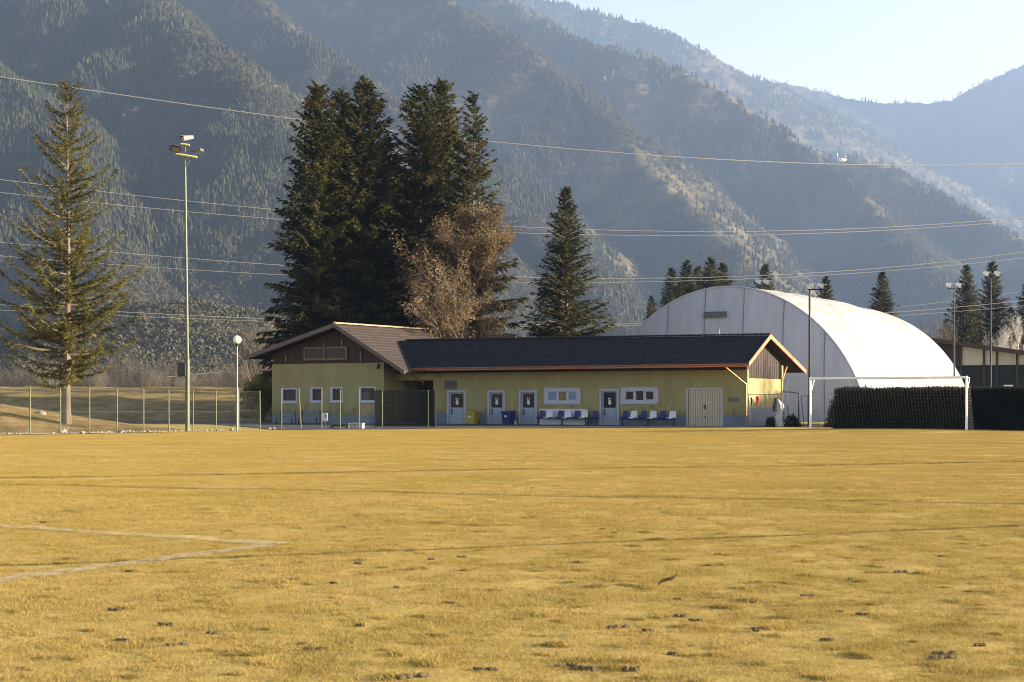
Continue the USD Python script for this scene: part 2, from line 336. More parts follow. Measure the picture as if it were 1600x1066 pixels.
# valley floor, out to the horizon
floor_m = usdkit.material(stage, '/World/Looks/valley_floor', {'g': ('geometry', {}), 'n': ('noise_texture', {'scale': 0.02, 'detail': 6.0}), 'r': ('rgb_ramp', {'ramp': [(0.35, (0.16, 0.14, 0.05)), (0.65, (0.30, 0.22, 0.09))]}),
    'p': ('principled_bsdf', {'roughness': 0.95})}, [('g.position', 'n.vector'), ('n.fac', 'r.fac'), ('r.color', 'p.base_color')], surface='p.BSDF')
ang = np.linspace(0, 2 * np.pi, 97)[:-1]
rad = np.array([100.0, 112, 125, 200, 400, 900, 1800, 3200])
zr_ = np.array([-0.75, -0.40, -0.26, -0.26, -0.3, -0.35, -0.4, -0.45])
v = np.array([[r * math.sin(a), r * math.cos(a), z] for r, z in zip(rad, zr_) for a in ang])
f = [(k * 96 + j, k * 96 + (j + 1) % 96, (k + 1) * 96 + (j + 1) % 96, (k + 1) * 96 + j) for k in range(len(rad) - 1) for j in range(96)]
f = np.array(f)[:, ::-1]
obj('valley_floor', (v, f), floor_m, smooth=True, label='flat meadow on the valley floor', kind='structure')

# ------------------------------------------------------------------ mountains
RIDGES = [  # px, py, distance; slope of the flanks
  (0.80, [(-330, -120, 2100), (-140, 20, 1900), (0, 108, 1750), (60, 165, 1650), (105, 260, 1500), (150, 380, 1350), (190, 520, 1150)]),
  (0.80, [(-200, -420, 2900), (60, -160, 2400), (170, -60, 2180), (250, 12, 2000), (330, 78, 1850), (400, 150, 1700), (450, 225, 1600), (500, 360, 1450), (530, 470, 1320), (560, 600, 1200)]),
  (0.85, [(200, -300, 3300), (330, -120, 2950), (440, 30, 2600), (520, 85, 2450), (635, 168, 2250), (720, 260, 2100), (810, 345, 1950), (900, 430, 1750), (980, 520, 1600), (1020, 590, 1450)]),
  (0.85, [(380, -260, 4000), (560, -60, 3600), (700, 0, 3300), (800, 58, 3100), (870, 113, 2950), (960, 200, 2750), (1010, 260, 2600), (1070, 312, 2450), (1140, 390, 2200), (1200, 452, 2000), (1280, 540, 1800)]),
  (0.85, [(600, -200, 4700), (780, -12, 4300), (850, 40, 4050), (900, 68, 3900), (1000, 85, 3700), (1050, 110, 3600), (1100, 128, 3500), (1180, 182, 3350), (1260, 238, 3200), (1330, 290, 3000), (1400, 375, 2700), (1470, 440, 2400), (1540, 520, 2100)]),
  (0.60, [(700, -80, 6700), (790, -22, 6500), (860, 3, 6300), (930, 20, 6200), (1000, 37, 6100), (1060, 76, 6000), (1110, 106, 5900), (1160, 142, 5800), (1250, 240, 5500)]),
  (0.75, [(1230, 240, 3750), (1280, 250, 3650), (1330, 252, 3550), (1385, 262, 3450), (1430, 292, 3350), (1500, 330, 3200), (1560, 358, 3000), (1600, 385, 2900), (1680, 450, 2600), (1760, 560, 2300)]),
  (0.55, [(1080, 158, 6900), (1150, 141, 6900), (1190, 128, 6900), (1225, 130, 6850), (1270, 141, 6800), (1310, 153, 6800), (1345, 158, 6800), (1390, 160, 6800), (1440, 161, 6800), (1490, 159, 6800), (1525, 150, 6800), (1560, 130, 6850), (1600, 108, 6900), (1700, 50, 7000), (1850, -40, 7050)]),
  (0.35, [(60, 560, 950), (130, 535, 900), (210, 505, 850), (300, 492, 800), (360, 520, 770), (430, 580, 700)]),

]
segs = []
s0 = 0.0
for k, (sl, pts) in enumerate(RIDGES):
    P = np.array([W(*p) for p in pts])
    P[:, 2] = np.minimum(P[:, 2], P[:, 1] * (HY + 60) / F)      # no higher than a little above the frame
    for a, b in zip(P[:-1], P[1:]):
        L = math.hypot(*(b - a)[:2])
        segs.append((a, b, sl, s0, L, k)); s0 += L
    s0 += 5000

def mountain_h(x, y):
    "height of the mountains and distance to the ridge that makes it"
    x, y = np.asarray(x, float), np.asarray(y, float)
    n = 30000
    got = [mountain_part(x.ravel()[k:k + n], y.ravel()[k:k + n]) for k in range(0, x.size, n)]
    return tuple(np.concatenate([g[k] for g in got]).reshape(x.shape) for k in (0, 1))
def mountain_part(x, y):
    x = np.asarray(x, float); y = np.asarray(y, float)
    wx = x + 90 * (fbm2(x, y, 420, 3, 11) - 0.5); wy = y + 90 * (fbm2(x, y, 420, 3, 12) - 0.5)
    shp = x.shape; x, y, wx, wy = x.ravel(), y.ravel(), wx.ravel(), wy.ravel()
    Hs, Ss, Ds = [], [], []
    for a, b, sl, s, L, k in segs:
        d = (b - a)[:2]
        t = np.clip(((x - a[0]) * d[0] + (y - a[1]) * d[1]) / (L * L), 0, 1)
        d0 = np.hypot(x - a[0] - t * d[0], y - a[1] - t * d[1])
        w = np.clip(d0 / 250, 0, 1)                     # the warp fades out at the crest
        xx_, yy_ = x + (wx - x) * w, y + (wy - y) * w
        t = np.clip(((xx_ - a[0]) * d[0] + (yy_ - a[1]) * d[1]) / (L * L), 0, 1)
        dist = np.hypot(xx_ - a[0] - t * d[0], yy_ - a[1] - t * d[1])
        Hs.append((a[2] + t * (b[2] - a[2]) - sl * (dist - 14 + 14 * np.exp(-dist / 14.0))).astype(np.float32)); Ss.append((s + t * L).astype(np.float32)); Ds.append(dist.astype(np.float32))
    Hs, Ss, Ds = np.array(Hs), np.array(Ss), np.array(Ds)
    g = Hs.argmax(0); n = np.arange(len(x))
    best, S, D = Hs[g, n].astype(float), Ss[g, n].astype(float), Ds[g, n].astype(float)
    sec = np.where(np.abs(Ss - S[None].astype(np.float32)) > 30, Hs, np.float32(-1e9)).max(0)
    x, y, best, S, D, sec = (q_.reshape(shp) for q_ in (x, y, best, S, D, sec))
    big = np.clip(best / 120, 0, 1)
    fade = np.clip(D / 160, 0, 1) * sstep(0, 120, best - sec)
    gul = meshkit.fbm(np.stack([S / 170.0, D / 800.0, S * 0], -1), 4, 21)
    gul2 = meshkit.fbm(np.stack([S / 60.0, D / 260.0, S * 0], -1), 3, 22)
    h = best + big * (fade * (105 * (gul - 0.5) * 2 * 1.1 + 34 * (gul2 - 0.5) * 2) + 62 * (fbm2(x, y, 130, 4, 23) - 0.5) * (0.2 + 0.8 * np.clip(D / 160, 0, 1)) + 26 * (fbm2(x, y, 58, 3, 25) - 0.5) + 13 * (fbm2(x, y, 26, 3, 24) - 0.5))
    return np.maximum(h, -0.9), D

mt = np.radians(np.linspace(-25, 25, 760)); mr_ = np.concatenate([np.geomspace(600, 4600, 470), np.linspace(4600, 7300, 130)[1:]])
MT, MR = np.meshgrid(mt, mr_, indexing='ij')
MX, MY = MR * np.sin(MT), MR * np.cos(MT)
MZ, MD = mountain_h(MX, MY)
nt, nr = MT.shape
i, j = np.meshgrid(np.arange(nt - 1), np.arange(nr - 1), indexing='ij')
q = np.stack([i * nr + j, (i + 1) * nr + j, (i + 1) * nr + j + 1, i * nr + j + 1], -1).reshape(-1, 4)
zq = MZ.ravel()[q].max(1); q = q[zq > -0.85]
rock_m = usdkit.material(stage, '/World/Looks/mountain_ground', {'g': ('geometry', {}), 's': ('separate_xyz', {}), 'n': ('noise_texture', {'scale': 0.012, 'detail': 7.0, 'roughness': 0.65}),
    'n2': ('noise_texture', {'scale': 0.05, 'detail': 6.0}), 'r': ('rgb_ramp', {'ramp': [(0.35, (0.034, 0.036, 0.020)), (0.52, (0.066, 0.056, 0.034)), (0.70, (0.115, 0.092, 0.058))]}),
    'rk': ('rgb_ramp', {'ramp': [(0.4, (0.085, 0.078, 0.065)), (0.62, (0.17, 0.15, 0.12))]}), 'mr': ('math', {'math_type': 'multiply_add', 'value2': -0.9, 'value3': 0.62}),
    'a': ('math', {'math_type': 'multiply_add', 'value2': 0.9}), 'st': ('rgb_ramp', {'ramp': [(0.66, (0, 0, 0)), (0.84, (1, 1, 1))]}), 'x': ('mix', {}), 'p': ('principled_bsdf', {'roughness': 1.0, 'specular_ior_level': 0.0})},
    [('g.position', 'n.vector'), ('g.position', 'n2.vector'), ('n.fac', 'r.fac'), ('n2.fac', 'rk.fac'), ('g.true_normal', 's.vector'), ('s.z', 'mr.value1'), ('n2.fac', 'a.value1'), ('mr.value', 'a.value3'), ('a.value', 'st.fac'),
     ('st.color', 'x.fac'), ('r.color', 'x.color1'), ('rk.color', 'x.color2'), ('x.color', 'p.base_color')], surface='p.BSDF')
obj('mountains', (np.stack([MX, MY, MZ], -1).reshape(-1, 3), q), rock_m, smooth=True, label='steep forested mountain range behind the valley', kind='structure')

# forest on the mountains: where the slope can be seen
elev = (MZ - EYE) / MR
run = np.maximum.accumulate(elev, axis=1)
prev = np.concatenate([np.full((nt, 1), -1.0), run[:, :-1]], 1)
gain = np.maximum(0, np.minimum(elev - prev + 8.0 / MR, 0.02))
gain[elev < prev - 14.0 / MR] = 0
gain[(MZ < 4)] = 0
gain[:, -1] = 0
dens = fbm2(MX, MY, 260, 4, 31)
gain = gain * (0.22 + 1.3 * sstep(0.40, 0.56, dens))
NT = 130000
pick = RNG.choice(gain.size, NT, p=(gain / gain.sum()).ravel())
ti, ri = np.unravel_index(pick, gain.shape)
tt = mt[ti] + (RNG.random(NT) - 0.5) * (mt[1] - mt[0]) * 1.5
rstep = np.gradient(mr_)
rt = mr_[ri] + (RNG.random(NT) - 0.5) * rstep[ri] * 1.5
fx, fy = rt * np.sin(tt), rt * np.cos(tt)
fz, _ = mountain_h(fx, fy)
mixn = fbm2(fx, fy, 190, 4, 33) + 0.20 * (RNG.random(NT) - 0.5)

def far_conifer(seed):
    r = np.random.default_rng(seed); mb = MB()
    for k, (z0, z1, w) in enumerate([(0.06, 0.55, 0.25), (0.28, 0.78, 0.20), (0.52, 1.0, 0.13)]):
        n = 6; a = np.arange(n) * 2 * np.pi / n + r.random() * 3
        rad_ = w * (0.75 + 0.5 * r.random(n))
        v = np.vstack([np.stack([rad_ * np.cos(a), rad_ * np.sin(a), z0 + 0.07 * (r.random(n) - 0.5)], 1), [[0.02 * r.normal(), 0.02 * r.normal(), z1]]])
        mb.add(v, [(j, (j + 1) % n, n) for j in range(n)])
    return mb.mesh()
def unit_(v): return v / (np.linalg.norm(v) + 1e-9)
def far_broadleaf(seed):
    r = np.random.default_rng(seed); mb = MB()
    for k in range(26):
        a = r.random() * 6.28; zc = 0.18 + 0.72 * r.random(); q = 0.26 * math.sin(min(1, (1.02 - zc) * 1.6) * 1.57) * r.random() ** .5
        e = unit_(np.array([math.cos(a) * .6, math.sin(a) * .6, 1.0]) + .5 * r.normal(size=3)); s1 = unit_(np.cross(e, r.normal(size=3))); s2 = np.cross(e, s1)
        c = np.array([q * math.cos(a), q * math.sin(a), zc]); L, w = r.uniform(.09, .17), r.uniform(.035, .075)
        mb.add([c - e * L * .6, c + s1 * w, c - s1 * w * .5 + s2 * w * .87, c - s1 * w * .5 - s2 * w * .87, c + e * L], [(0, 2, 1), (0, 3, 2), (0, 1, 3), (4, 1, 2), (4, 2, 3), (4, 3, 1)])
    return mb.mesh()
def farmat(name, c1, c2):
    return usdkit.material(stage, '/World/Looks/' + name, {'o': ('object_info', {}), 'r': ('rgb_ramp', {'ramp': [(0.0, c1), (1.0, c2)]}), 'p': ('diffuse_bsdf', {})}, [('o.random', 'r.fac'), ('r.color', 'p.color')], surface='p.BSDF')
fc = farmat('far_conifer', (0.017, 0.020, 0.011), (0.054, 0.052, 0.026)); fb = farmat('far_broadleaf', (0.042, 0.040, 0.028), (0.105, 0.086, 0.060)); fp = farmat('far_pine', (0.028, 0.030, 0.018), (0.080, 0.074, 0.041))
def forest(name, label, px_, py_, pz_, kinds, scales):
    pi = UsdGeom.PointInstancer.Define(stage, numbered('/World/' + name))
    root = str(pi.GetPath()); targets = []
    for k in range(3):
        m = usdkit.mesh(stage, f'{root}/conifer' + ('' if k == 0 else f'_{k:03d}'), far_conifer(50 + k), fc); targets.append(m.GetPath())
    for k in range(3):
        m = usdkit.mesh(stage, f'{root}/broadleaf' + ('' if k == 0 else f'_{k:03d}'), far_broadleaf(60 + k), fb); targets.append(m.GetPath())
    for k in range(3):
        m = usdkit.mesh(stage, f'{root}/pine' + ('' if k == 0 else f'_{k:03d}'), far_broadleaf(80 + k), fp); targets.append(m.GetPath())
    pi.CreatePrototypesRel().SetTargets(targets)
    n = len(px_)
    pi.CreateProtoIndicesAttr(Vt.IntArray.FromNumpy(kinds.astype(np.int32)))
    pi.CreatePositionsAttr(Vt.Vec3fArray.FromNumpy(np.stack([px_, py_, pz_], 1).astype(np.float32)))
    pi.CreateScalesAttr(Vt.Vec3fArray.FromNumpy(scales.astype(np.float32)))
    a = RNG.random(n) * np.pi
    qs = [Gf.Quath(float(math.cos(x)), 0, 0, float(math.sin(x))) for x in a]
    pi.CreateOrientationsAttr(Vt.QuathArray(qs))
    tag(pi, label, 'forest', kind='stuff')
con = mixn + 0.06 * (rt < 1050) < 0.47; pine = (mixn > 0.44) & (RNG.random(NT) < 0.55) & ~con
hgt = np.where(con, 9.5 + 7 * RNG.random(NT) ** 1.5, 8 + 5 * RNG.random(NT)) * np.clip(rt / 2600, 0.85, 1.7)
sc = np.stack([hgt * np.where(con, 1.0, 1.2), hgt * np.where(con, 1.0, 1.2), hgt], 1)
forest('mountain_forest', 'mixed dark conifer and brown bare forest covering the mountain slopes', fx, fy, fz - 0.8, np.where(con, RNG.integers(0, 3, NT), np.where(pine, RNG.integers(6, 9, NT), RNG.integers(3, 6, NT))), sc)

# ------------------------------------------------------------------ embankments, paths, paving
GZ = -0.2
def sheet(name, poly_px=None, pts=None, mat=None, lift=0.004, label=None, kind='structure', step=1.5):
    "a flat sheet laid lift above the ground, its corners given in world x, y"
    P = Polygon(pts)
    minx, miny, maxx, maxy = P.bounds
    out = MB()
    for x in np.arange(minx, maxx, step):
        strip = P.intersection(sbox(x, miny, x + step, maxy))
        for y in np.arange(miny, maxy, step):
            c = strip.intersection(sbox(x, y, x + step, y + step))
            if c.is_empty or c.area < 1e-6: continue
            for g in getattr(c, 'geoms', [c]):
                if g.geom_type != 'Polygon': continue
                co = np.array(g.exterior.coords)[:-1]
                if g.exterior.is_ccw is False: co = co[::-1]
                v = np.column_stack([co, ground_h(co[:, 0], co[:, 1]) + lift])
                out.add(v, [(0, k, k + 1) for k in range(1, len(v) - 1)])
    return obj(name, out.mesh(), mat, label=label, kind=kind)

bank_m = usdkit.material(stage, '/World/Looks/bank_grass', {'g': ('geometry', {}), 'n': ('noise_texture', {'scale': 0.45, 'detail': 8.0, 'roughness': 0.75}), 'n2': ('noise_texture', {'scale': 9.0, 'detail': 5.0}),
    'r': ('rgb_ramp', {'ramp': [(0.34, (0.085, 0.085, 0.025)), (0.48, (0.19, 0.135, 0.055)), (0.64, (0.33, 0.235, 0.105))]}), 'b': ('bump', {'strength': 1.0, 'distance': 0.12}), 'p': ('principled_bsdf', {'roughness': 0.95, 'specular_ior_level': 0.05})},
    [('g.position', 'n.vector'), ('g.position', 'n2.vector'), ('n.fac', 'r.fac'), ('n2.fac', 'b.height'), ('r.color', 'p.base_color'), ('b.normal', 'p.normal')], surface='p.BSDF')

def terrain_patch(name, x0, x1, y0, y1, nx, ny, fn, mat, label):
    x, y = np.meshgrid(np.linspace(x0, x1, nx), np.linspace(y0, y1, ny), indexing='ij')
    z = fn(x, y)
    i, j = np.meshgrid(np.arange(nx - 1), np.arange(ny - 1), indexing='ij')
    q = np.stack([i * ny + j, (i + 1) * ny + j, (i + 1) * ny + j + 1, i * ny + j + 1], -1).reshape(-1, 4)
    q = q[z.ravel()[q].max(1) > -0.33]
    return obj(name, (np.stack([x, y, z], -1).reshape(-1, 3), q), mat, smooth=True, label=label, kind='structure')

FA, FB = np.array([-20.95, 64.0]), np.array([-13.35, 78.0])       # the fence line
def mound_h(x, y):
    cx = -37 - 0.10 * (y - 78)
    d = np.hypot((x - cx) / 21.0, (y - 78) / 12.0)
    edge = np.clip((-(x - FA[0]) * (FB - FA)[1] + (y - FA[1]) * (FB - FA)[0]) / 15.93, 0, None)     # metres behind the fence
    h = 1.7 * sstep(1.0, 0.25, d) * sstep(0.8, 5.0, edge) + 0.16 * (fbm2(x, y, 1.7, 4, 41) - 0.5)
    return -0.34 + h * np.where(edge > 0.6, 1, 0) + 0.14 * sstep(0.5, 3.0, edge) * sstep(1.05, 0.9, d)
terrain_patch('mound', -60, -14, 66, 100, 140, 120, mound_h, bank_m, 'low rough grass mound behind the fence')
def levee_h(x, y):
    yc = 146 + 0.10 * x
    d = y - yc
    h = 3.0 * sstep(-34, -3, d) * (1 - sstep(4, 12, d))
    return -0.36 + h + 0.45 * (fbm2(x, y, 5.0, 4, 43) - 0.5) * sstep(-34, -26, d) + 0.10 * (fbm2(x, y, 0.9, 2, 44) - 0.5)
terrain_patch('levee', -130, 0, 96, 168, 330, 190, levee_h, bank_m, 'long golden grass levee running across the left')
sheet('pavement', pts=[(-12.6, 78.2), (-7.0, 80.2), (-3.0, 82.3), (13.0, 85.6), (15.6, 87.6), (22, 99), (-5, 112), (-30, 124), (-44, 118), (-21, 100), (-16, 88)], mat=asphalt, lift=0.03, label='grey paving in front of the clubhouse', step=4)
sheet('service_path', pts=[(-70, 112), (-24, 101), (-20, 104), (-22, 108), (-70, 119)], mat=asphalt, lift=0.02, label='grey path behind the mound', step=6)
dv = (FB - FA) / np.linalg.norm(FB - FA); nv = np.array([-dv[1], dv[0]])
a0 = FA - 9 * dv; a1 = FA + 9.0 * dv
sheet('gravel_strip', pts=[tuple(a0 - 0.5 * nv), tuple(a1 - 0.5 * nv), tuple(a1 + 0.5 * nv), tuple(a0 + 2.2 * nv)], mat=gravel, lift=0.04, label='pale gravel strip along the fence', step=3)

# rubble along the fence foot: each stone
stone_kinds = []
for k in range(120):
    t = RNG.uniform(-3.5, 17.5); o = RNG.normal(-0.2, 0.22)
    p = FA + dv * t + nv * o
    s = RNG.uniform(0.025, 0.07) * (1.0 if RNG.random() < 0.85 else 1.8)
    if k < 5:
        m = trimesh.creation.icosphere(1, 1.0); m.vertices *= 0.75 + 0.5 * RNG.random((len(m.vertices), 1)); m.vertices *= [1.2, 0.9, 0.7]
        st = obj('rubble_stone', m, stone_m, label='small pale stone in the row of rubble at the fence foot', cat='stone', group='rubble along the fence foot')
        st.ClearXformOpOrder(); ops(st, (p[0], p[1], float(ground_h(*p)) + 0.04 + 0.3 * s), RNG.uniform(0, 360), s)
        stone_kinds.append(st)
    else:
        src = stone_kinds[k % 5]
        x = UsdGeom.Mesh.Define(stage, numbered('/World/rubble_stone'))
        x.GetPrim().GetReferences().AddInternalReference(src.GetPath())
        x.ClearXformOpOrder(); x.GetPrim().SetInstanceable(False)
        ops(x, (p[0], p[1], float(ground_h(*p)) + 0.04 + 0.3 * s), RNG.uniform(0, 360), s)

# ------------------------------------------------------------------ pitch markings and turf
def worn_line(name, a, b, w, label):
    nodes = {'g': ('geometry', {}), 'n': ('noise_texture', {'scale': 5.0, 'detail': 8.0, 'roughness': 0.85}), 'r': ('rgb_ramp', {'ramp': [(0.42, (0, 0, 0)), (0.62, (0.55, 0.55, 0.55))]}), 'x': ('mix_closure', {}), 't': ('transparent_bsdf', {}),
             'p': ('principled_bsdf', {'base_color': (0.48, 0.42, 0.33), 'roughness': 0.95})}
    mt_ = stage.GetPrimAtPath('/World/Looks/worn_chalk')
    mt_ = UsdShade.Material(mt_) if mt_ else usdkit.material(stage, '/World/Looks/worn_chalk', nodes, [('g.position', 'n.vector'), ('n.fac', 'r.fac'), ('r.color', 'x.fac'), ('t.BSDF', 'x.closure1'), ('p.BSDF', 'x.closure2')], surface='x.closure')
    a, b = np.array(a), np.array(b); L = np.linalg.norm(b - a); d = (b - a) / L; n = np.array([-d[1], d[0]])
    k = int(L / 0.06) + 2; t = np.linspace(0, L, k)
    wob = 0.03 * (meshkit.fbm(np.stack([t, 0 * t, 0 * t], 1), 3, 9) - 0.5)
    c = a + t[:, None] * d + wob[:, None] * n
    l, r = c + n * w / 2, c - n * w / 2
    v = np.vstack([np.column_stack([l, pitch_h(l[:, 0], l[:, 1]) + 0.018]), np.column_stack([c, pitch_h(c[:, 0], c[:, 1]) + 0.022]), np.column_stack([r, pitch_h(r[:, 0], r[:, 1]) + 0.018])])
    i = np.arange(k - 1)
    q = np.vstack([np.stack([k + i, k + i + 1, i + 1, i], 1), np.stack([2 * k + i, 2 * k + i + 1, k + i + 1, k + i], 1)])
    return obj(name, (v, q), mt_, label=label, cat='pitch line')
corner = ground_pt(438, 850)
U = np.array([math.cos(math.radians(30)), -math.sin(math.radians(30))]); Vv = np.array([math.sin(math.radians(30)), math.cos(math.radians(30))])
worn_line('chalk_line', corner + 0.1 * U, corner - 9 * U, 0.24, 'worn white chalk line, the farther of the two that meet in a point')
worn_line('chalk_line', corner - 0.15 * Vv, corner - 8 * Vv, 0.24, 'worn white chalk line, the nearer of the two, running down to the left')
c2 = ground_pt(1030, 694)
worn_line('chalk_line', c2 - 0.5 * U, c2 + 0.6 * U, 0.5, 'short remnant of white chalk far out on the pitch')

def grass_tile(seed, n, size, hmin, hmax, w):
    r = np.random.default_rng(seed)
    x, y = (r.random((2, n)) - 0.5) * size
    cl = fbm2(x * 1.0 + seed * 7, y, 0.07, 3, seed)
    keep = cl + 0.25 * r.random(n) > 0.44
    x, y, cl = x[keep], y[keep], cl[keep]; n = len(x)
    h = (hmin + (hmax - hmin) * r.random(n) ** 1.6) * (0.7 + 0.7 * np.clip((cl - 0.35) / 0.4, 0, 1))
    a = r.random(n) * 2 * np.pi; lean = r.uniform(0.3, 1.6, n)
    dx, dy = np.cos(a), np.sin(a)
    bw = w * (0.6 + 0.8 * r.random(n)); ph = r.random(n) * 2 * np.pi
    px, py = np.cos(ph) * bw, np.sin(ph) * bw
    o = np.zeros(n)
    v = np.stack([np.stack([x - px, y - py, o - 0.012], 1), np.stack([x + px, y + py, o - 0.012], 1), np.stack([x + dx * h * lean, y + dy * h * lean, h], 1)], 1).reshape(-1, 3)
    return v, np.arange(3 * n).reshape(-1, 3)
def turf(name, label, tiles, P, rots, scales, seed=0):
    pi = UsdGeom.PointInstancer.Define(stage, numbered('/World/' + name))
    root = str(pi.GetPath()); tg = []
    for k, t in enumerate(tiles):
        tg.append(usdkit.mesh(stage, f'{root}/grass_tuft' + ('' if k == 0 else f'_{k:03d}'), t, blade_m).GetPath())
    pi.CreatePrototypesRel().SetTargets(tg)
    n = len(P)
    pi.CreateProtoIndicesAttr(Vt.IntArray.FromNumpy(RNG.integers(0, len(tiles), n).astype(np.int32)))
    pi.CreatePositionsAttr(Vt.Vec3fArray.FromNumpy(P.astype(np.float32)))
    pi.CreateScalesAttr(Vt.Vec3fArray.FromNumpy(scales.astype(np.float32)))
    pi.CreateOrientationsAttr(Vt.QuathArray([Gf.Quath(float(math.cos(a / 2)), 0, 0, float(math.sin(a / 2))) for a in rots]))
    tag(pi, label, 'grass', kind='stuff')
P = []
y = 5.6
while y < 84:
    st = 0.42 if y < 16 else 0.62 if y < 30 else 0.95 if y < 50 else 1.3
    half = 0.42 * y + 2.5
    for x in np.arange(-half, half, st):
        P.append((x + RNG.uniform(-.5, .5) * st, y + RNG.uniform(-.5, .5) * st, st))
    y += st
P = np.array(P)
edge = -((P[:, 0] - FA[0]) * dv[1] - (P[:, 1] - FA[1]) * dv[0])       # >0 behind the fence
pave = Polygon([(-12.6, 78.2), (-7.0, 80.2), (-3.0, 82.3), (13.0, 85.6), (15.6, 87.6), (22, 99), (-44, 118), (-21, 100), (-16, 88)])
from shapely import contains_xy
ok = (edge < -0.6) & ~contains_xy(pave.buffer(0.5), P[:, 0], P[:, 1]) & ~((P[:, 1] > 75.5) & (P[:, 0] > 12))
P = P[ok]
s = P[:, 2] / 0.42
P3 = np.column_stack([P[:, :2], pitch_h(P[:, 0], P[:, 1])])
hs = np.clip(s, 1, 1.5) * (0.85 + 0.3 * fbm2(P[:, 0], P[:, 1], 0.8, 3, 77))
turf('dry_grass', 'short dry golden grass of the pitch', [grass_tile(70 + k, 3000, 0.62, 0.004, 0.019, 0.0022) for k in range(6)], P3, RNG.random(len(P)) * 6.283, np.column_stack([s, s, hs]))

Q = []
for k in range(600):
    yq = 5.8 * (40 / 5.8) ** RNG.random(); Q.append((RNG.uniform(-.36, .36) * yq, yq))
Q = np.array(Q); sq = RNG.uniform(.6, 1.4, len(Q))
turf('grass_clumps', 'longer clumps of dry grass standing up from the turf', [grass_tile(170 + k, 240, 0.07, 0.010, 0.026, 0.0022) for k in range(4)], np.column_stack([Q, pitch_h(Q[:, 0], Q[:, 1])]), RNG.random(len(Q)) * 6.283, np.column_stack([sq * RNG.uniform(.8, 2.2, len(Q)), sq, sq]))

# clods standing in for shadowed hollows in the turf; dead leaves
def clod(seed):
    r = np.random.default_rng(seed); parts = []
    for k in range(9):
        m = trimesh.creation.icosphere(1, 1.0); n = meshkit.fbm(m.vertices * 1.9 + seed * 10 + k, 3, seed + k)
        m.vertices *= (0.35 + 1.1 * n)[:, None] * r.uniform(.22, .55); m.vertices += [r.normal() * .65, r.normal() * .22, r.uniform(-.08, .12)]; parts.append(m)
    return trimesh.util.concatenate(parts)
cl0 = []
spots = [(1160, 938, .055), (1176, 940, .045), (640, 860, .06), (1060, 935, .05), (910, 1045, .075), (890, 1040, .05), (720, 870, .05), (560, 881, .05), (1120, 866, .055), (560, 978, .06), (490, 1014, .07), (870, 1008, .05), (1010, 984, .05),
         (1060, 962, .06), (1085, 968, .05), (1410, 895, .06), (1330, 905, .05), (1470, 870, .045), (1260, 930, .05), (970, 978, .06), (1050, 1022, .05), (980, 1048, .08), (1470, 1030, .07), (1480, 1024, .06), (190, 1000, .06), (175, 955, .05), (700, 940, .05), (460, 905, .05),
         (520, 910, .04), (200, 893, .05), (940, 826, .04), (960, 832, .035), (1290, 1000, .05), (1180, 985, .05), (640, 1060, .08), (1350, 960, .05), (1530, 1010, .05), (330, 990, .05), (755, 1046, .06), (260, 977, .055)]
_r = np.random.default_rng(95)
spots += [(_r.uniform(20, 1590), 780 + 280 * _r.random() ** .8, _r.uniform(.025, .06)) for _ in range(8)]
for k, (px, py, r) in enumerate(spots):
    p = ground_pt(px, py); z = float(pitch_h(*p))
    if k < 4:
        o = obj('earth_clod', clod(90 + k), clod_m, smooth=35, label='dark crumbly clod standing in for a shadowed hollow in the dry grass', cat='clod', group='clods for shadowed hollows on the pitch')
        o.ClearXformOpOrder(); ops(o, (p[0], p[1], z + 0.008), RNG.uniform(-25, 25), 0.46 * r); cl0.append(o)
    else:
        x = UsdGeom.Mesh.Define(stage, numbered('/World/earth_clod')); x.GetPrim().GetReferences().AddInternalReference(cl0[k % 4].GetPath()); x.ClearXformOpOrder()
        ops(x, (p[0], p[1], z + 0.008), RNG.uniform(-25, 25), (0.50 * r * RNG.uniform(.8, 1.7), 0.40 * r, 0.46 * r))
p = ground_pt(1043, 915); z = float(pitch_h(*p))
t = np.linspace(-1, 1, 9)
mid = np.column_stack([0.075 * t, 0.0 * t, 0.035 + 0.03 * t ** 3 + 0.012 * t])
wd = 0.022 * np.sqrt(np.clip(1 - np.abs(t) ** 2.2, 0.02, 1))
v = np.vstack([mid + np.column_stack([0 * t, -wd, 0.9 * wd]), mid - [0, 0, 0.006], mid + np.column_stack([0 * t, wd, 0.7 * wd])])
i = np.arange(8); q = np.vstack([np.stack([i, i + 1, 9 + i + 1, 9 + i], 1), np.stack([9 + i, 9 + i + 1, 18 + i + 1, 18 + i], 1)])
lf = obj('dead_leaf', (v, q), leaf_dead, smooth=True, label='dark curled leaf standing up from the grass in the foreground', cat='leaf')
lf.ClearXformOpOrder(); ops(lf, (p[0], p[1], z + 0.012), 8, 1.0)

# ------------------------------------------------------------------ clubhouse
P0 = np.array([14.08, 88.0])
ROT = -30.0
def cl(px, py, t):
    "place in the photograph -> clubhouse coordinates on the plane y = t: x along the front, y into the house, z up"
    k = (px - CX) / F
    X = (k * (P0[1] + t * Vv[1]) - (P0[0] + t * Vv[0])) / (U[0] - k * U[1])
    d = P0[1] + t * Vv[1] + X * U[1]
    return X, t, EYE + (HY - py) / F * d
def ch_world(x, y, z): return np.array([P0[0] + x * U[0] + y * Vv[0], P0[1] + x * U[1] + y * Vv[1], z])
club = thing('clubhouse', 'long yellow clubhouse with dark tiled roofs, copper gutters and timber gables', 'building', (P0[0], P0[1], 0), ROT)
E_F, O_R, AP, ZAP, ZE, TR, ZR = -1.3, 0.55, 2.38, 5.36, 3.56, 9.0, 3.30      # front eave, gable overhang, ridge, heights, rear eave
WD, WALLH = 6.07, 3.22
XL = -28.0
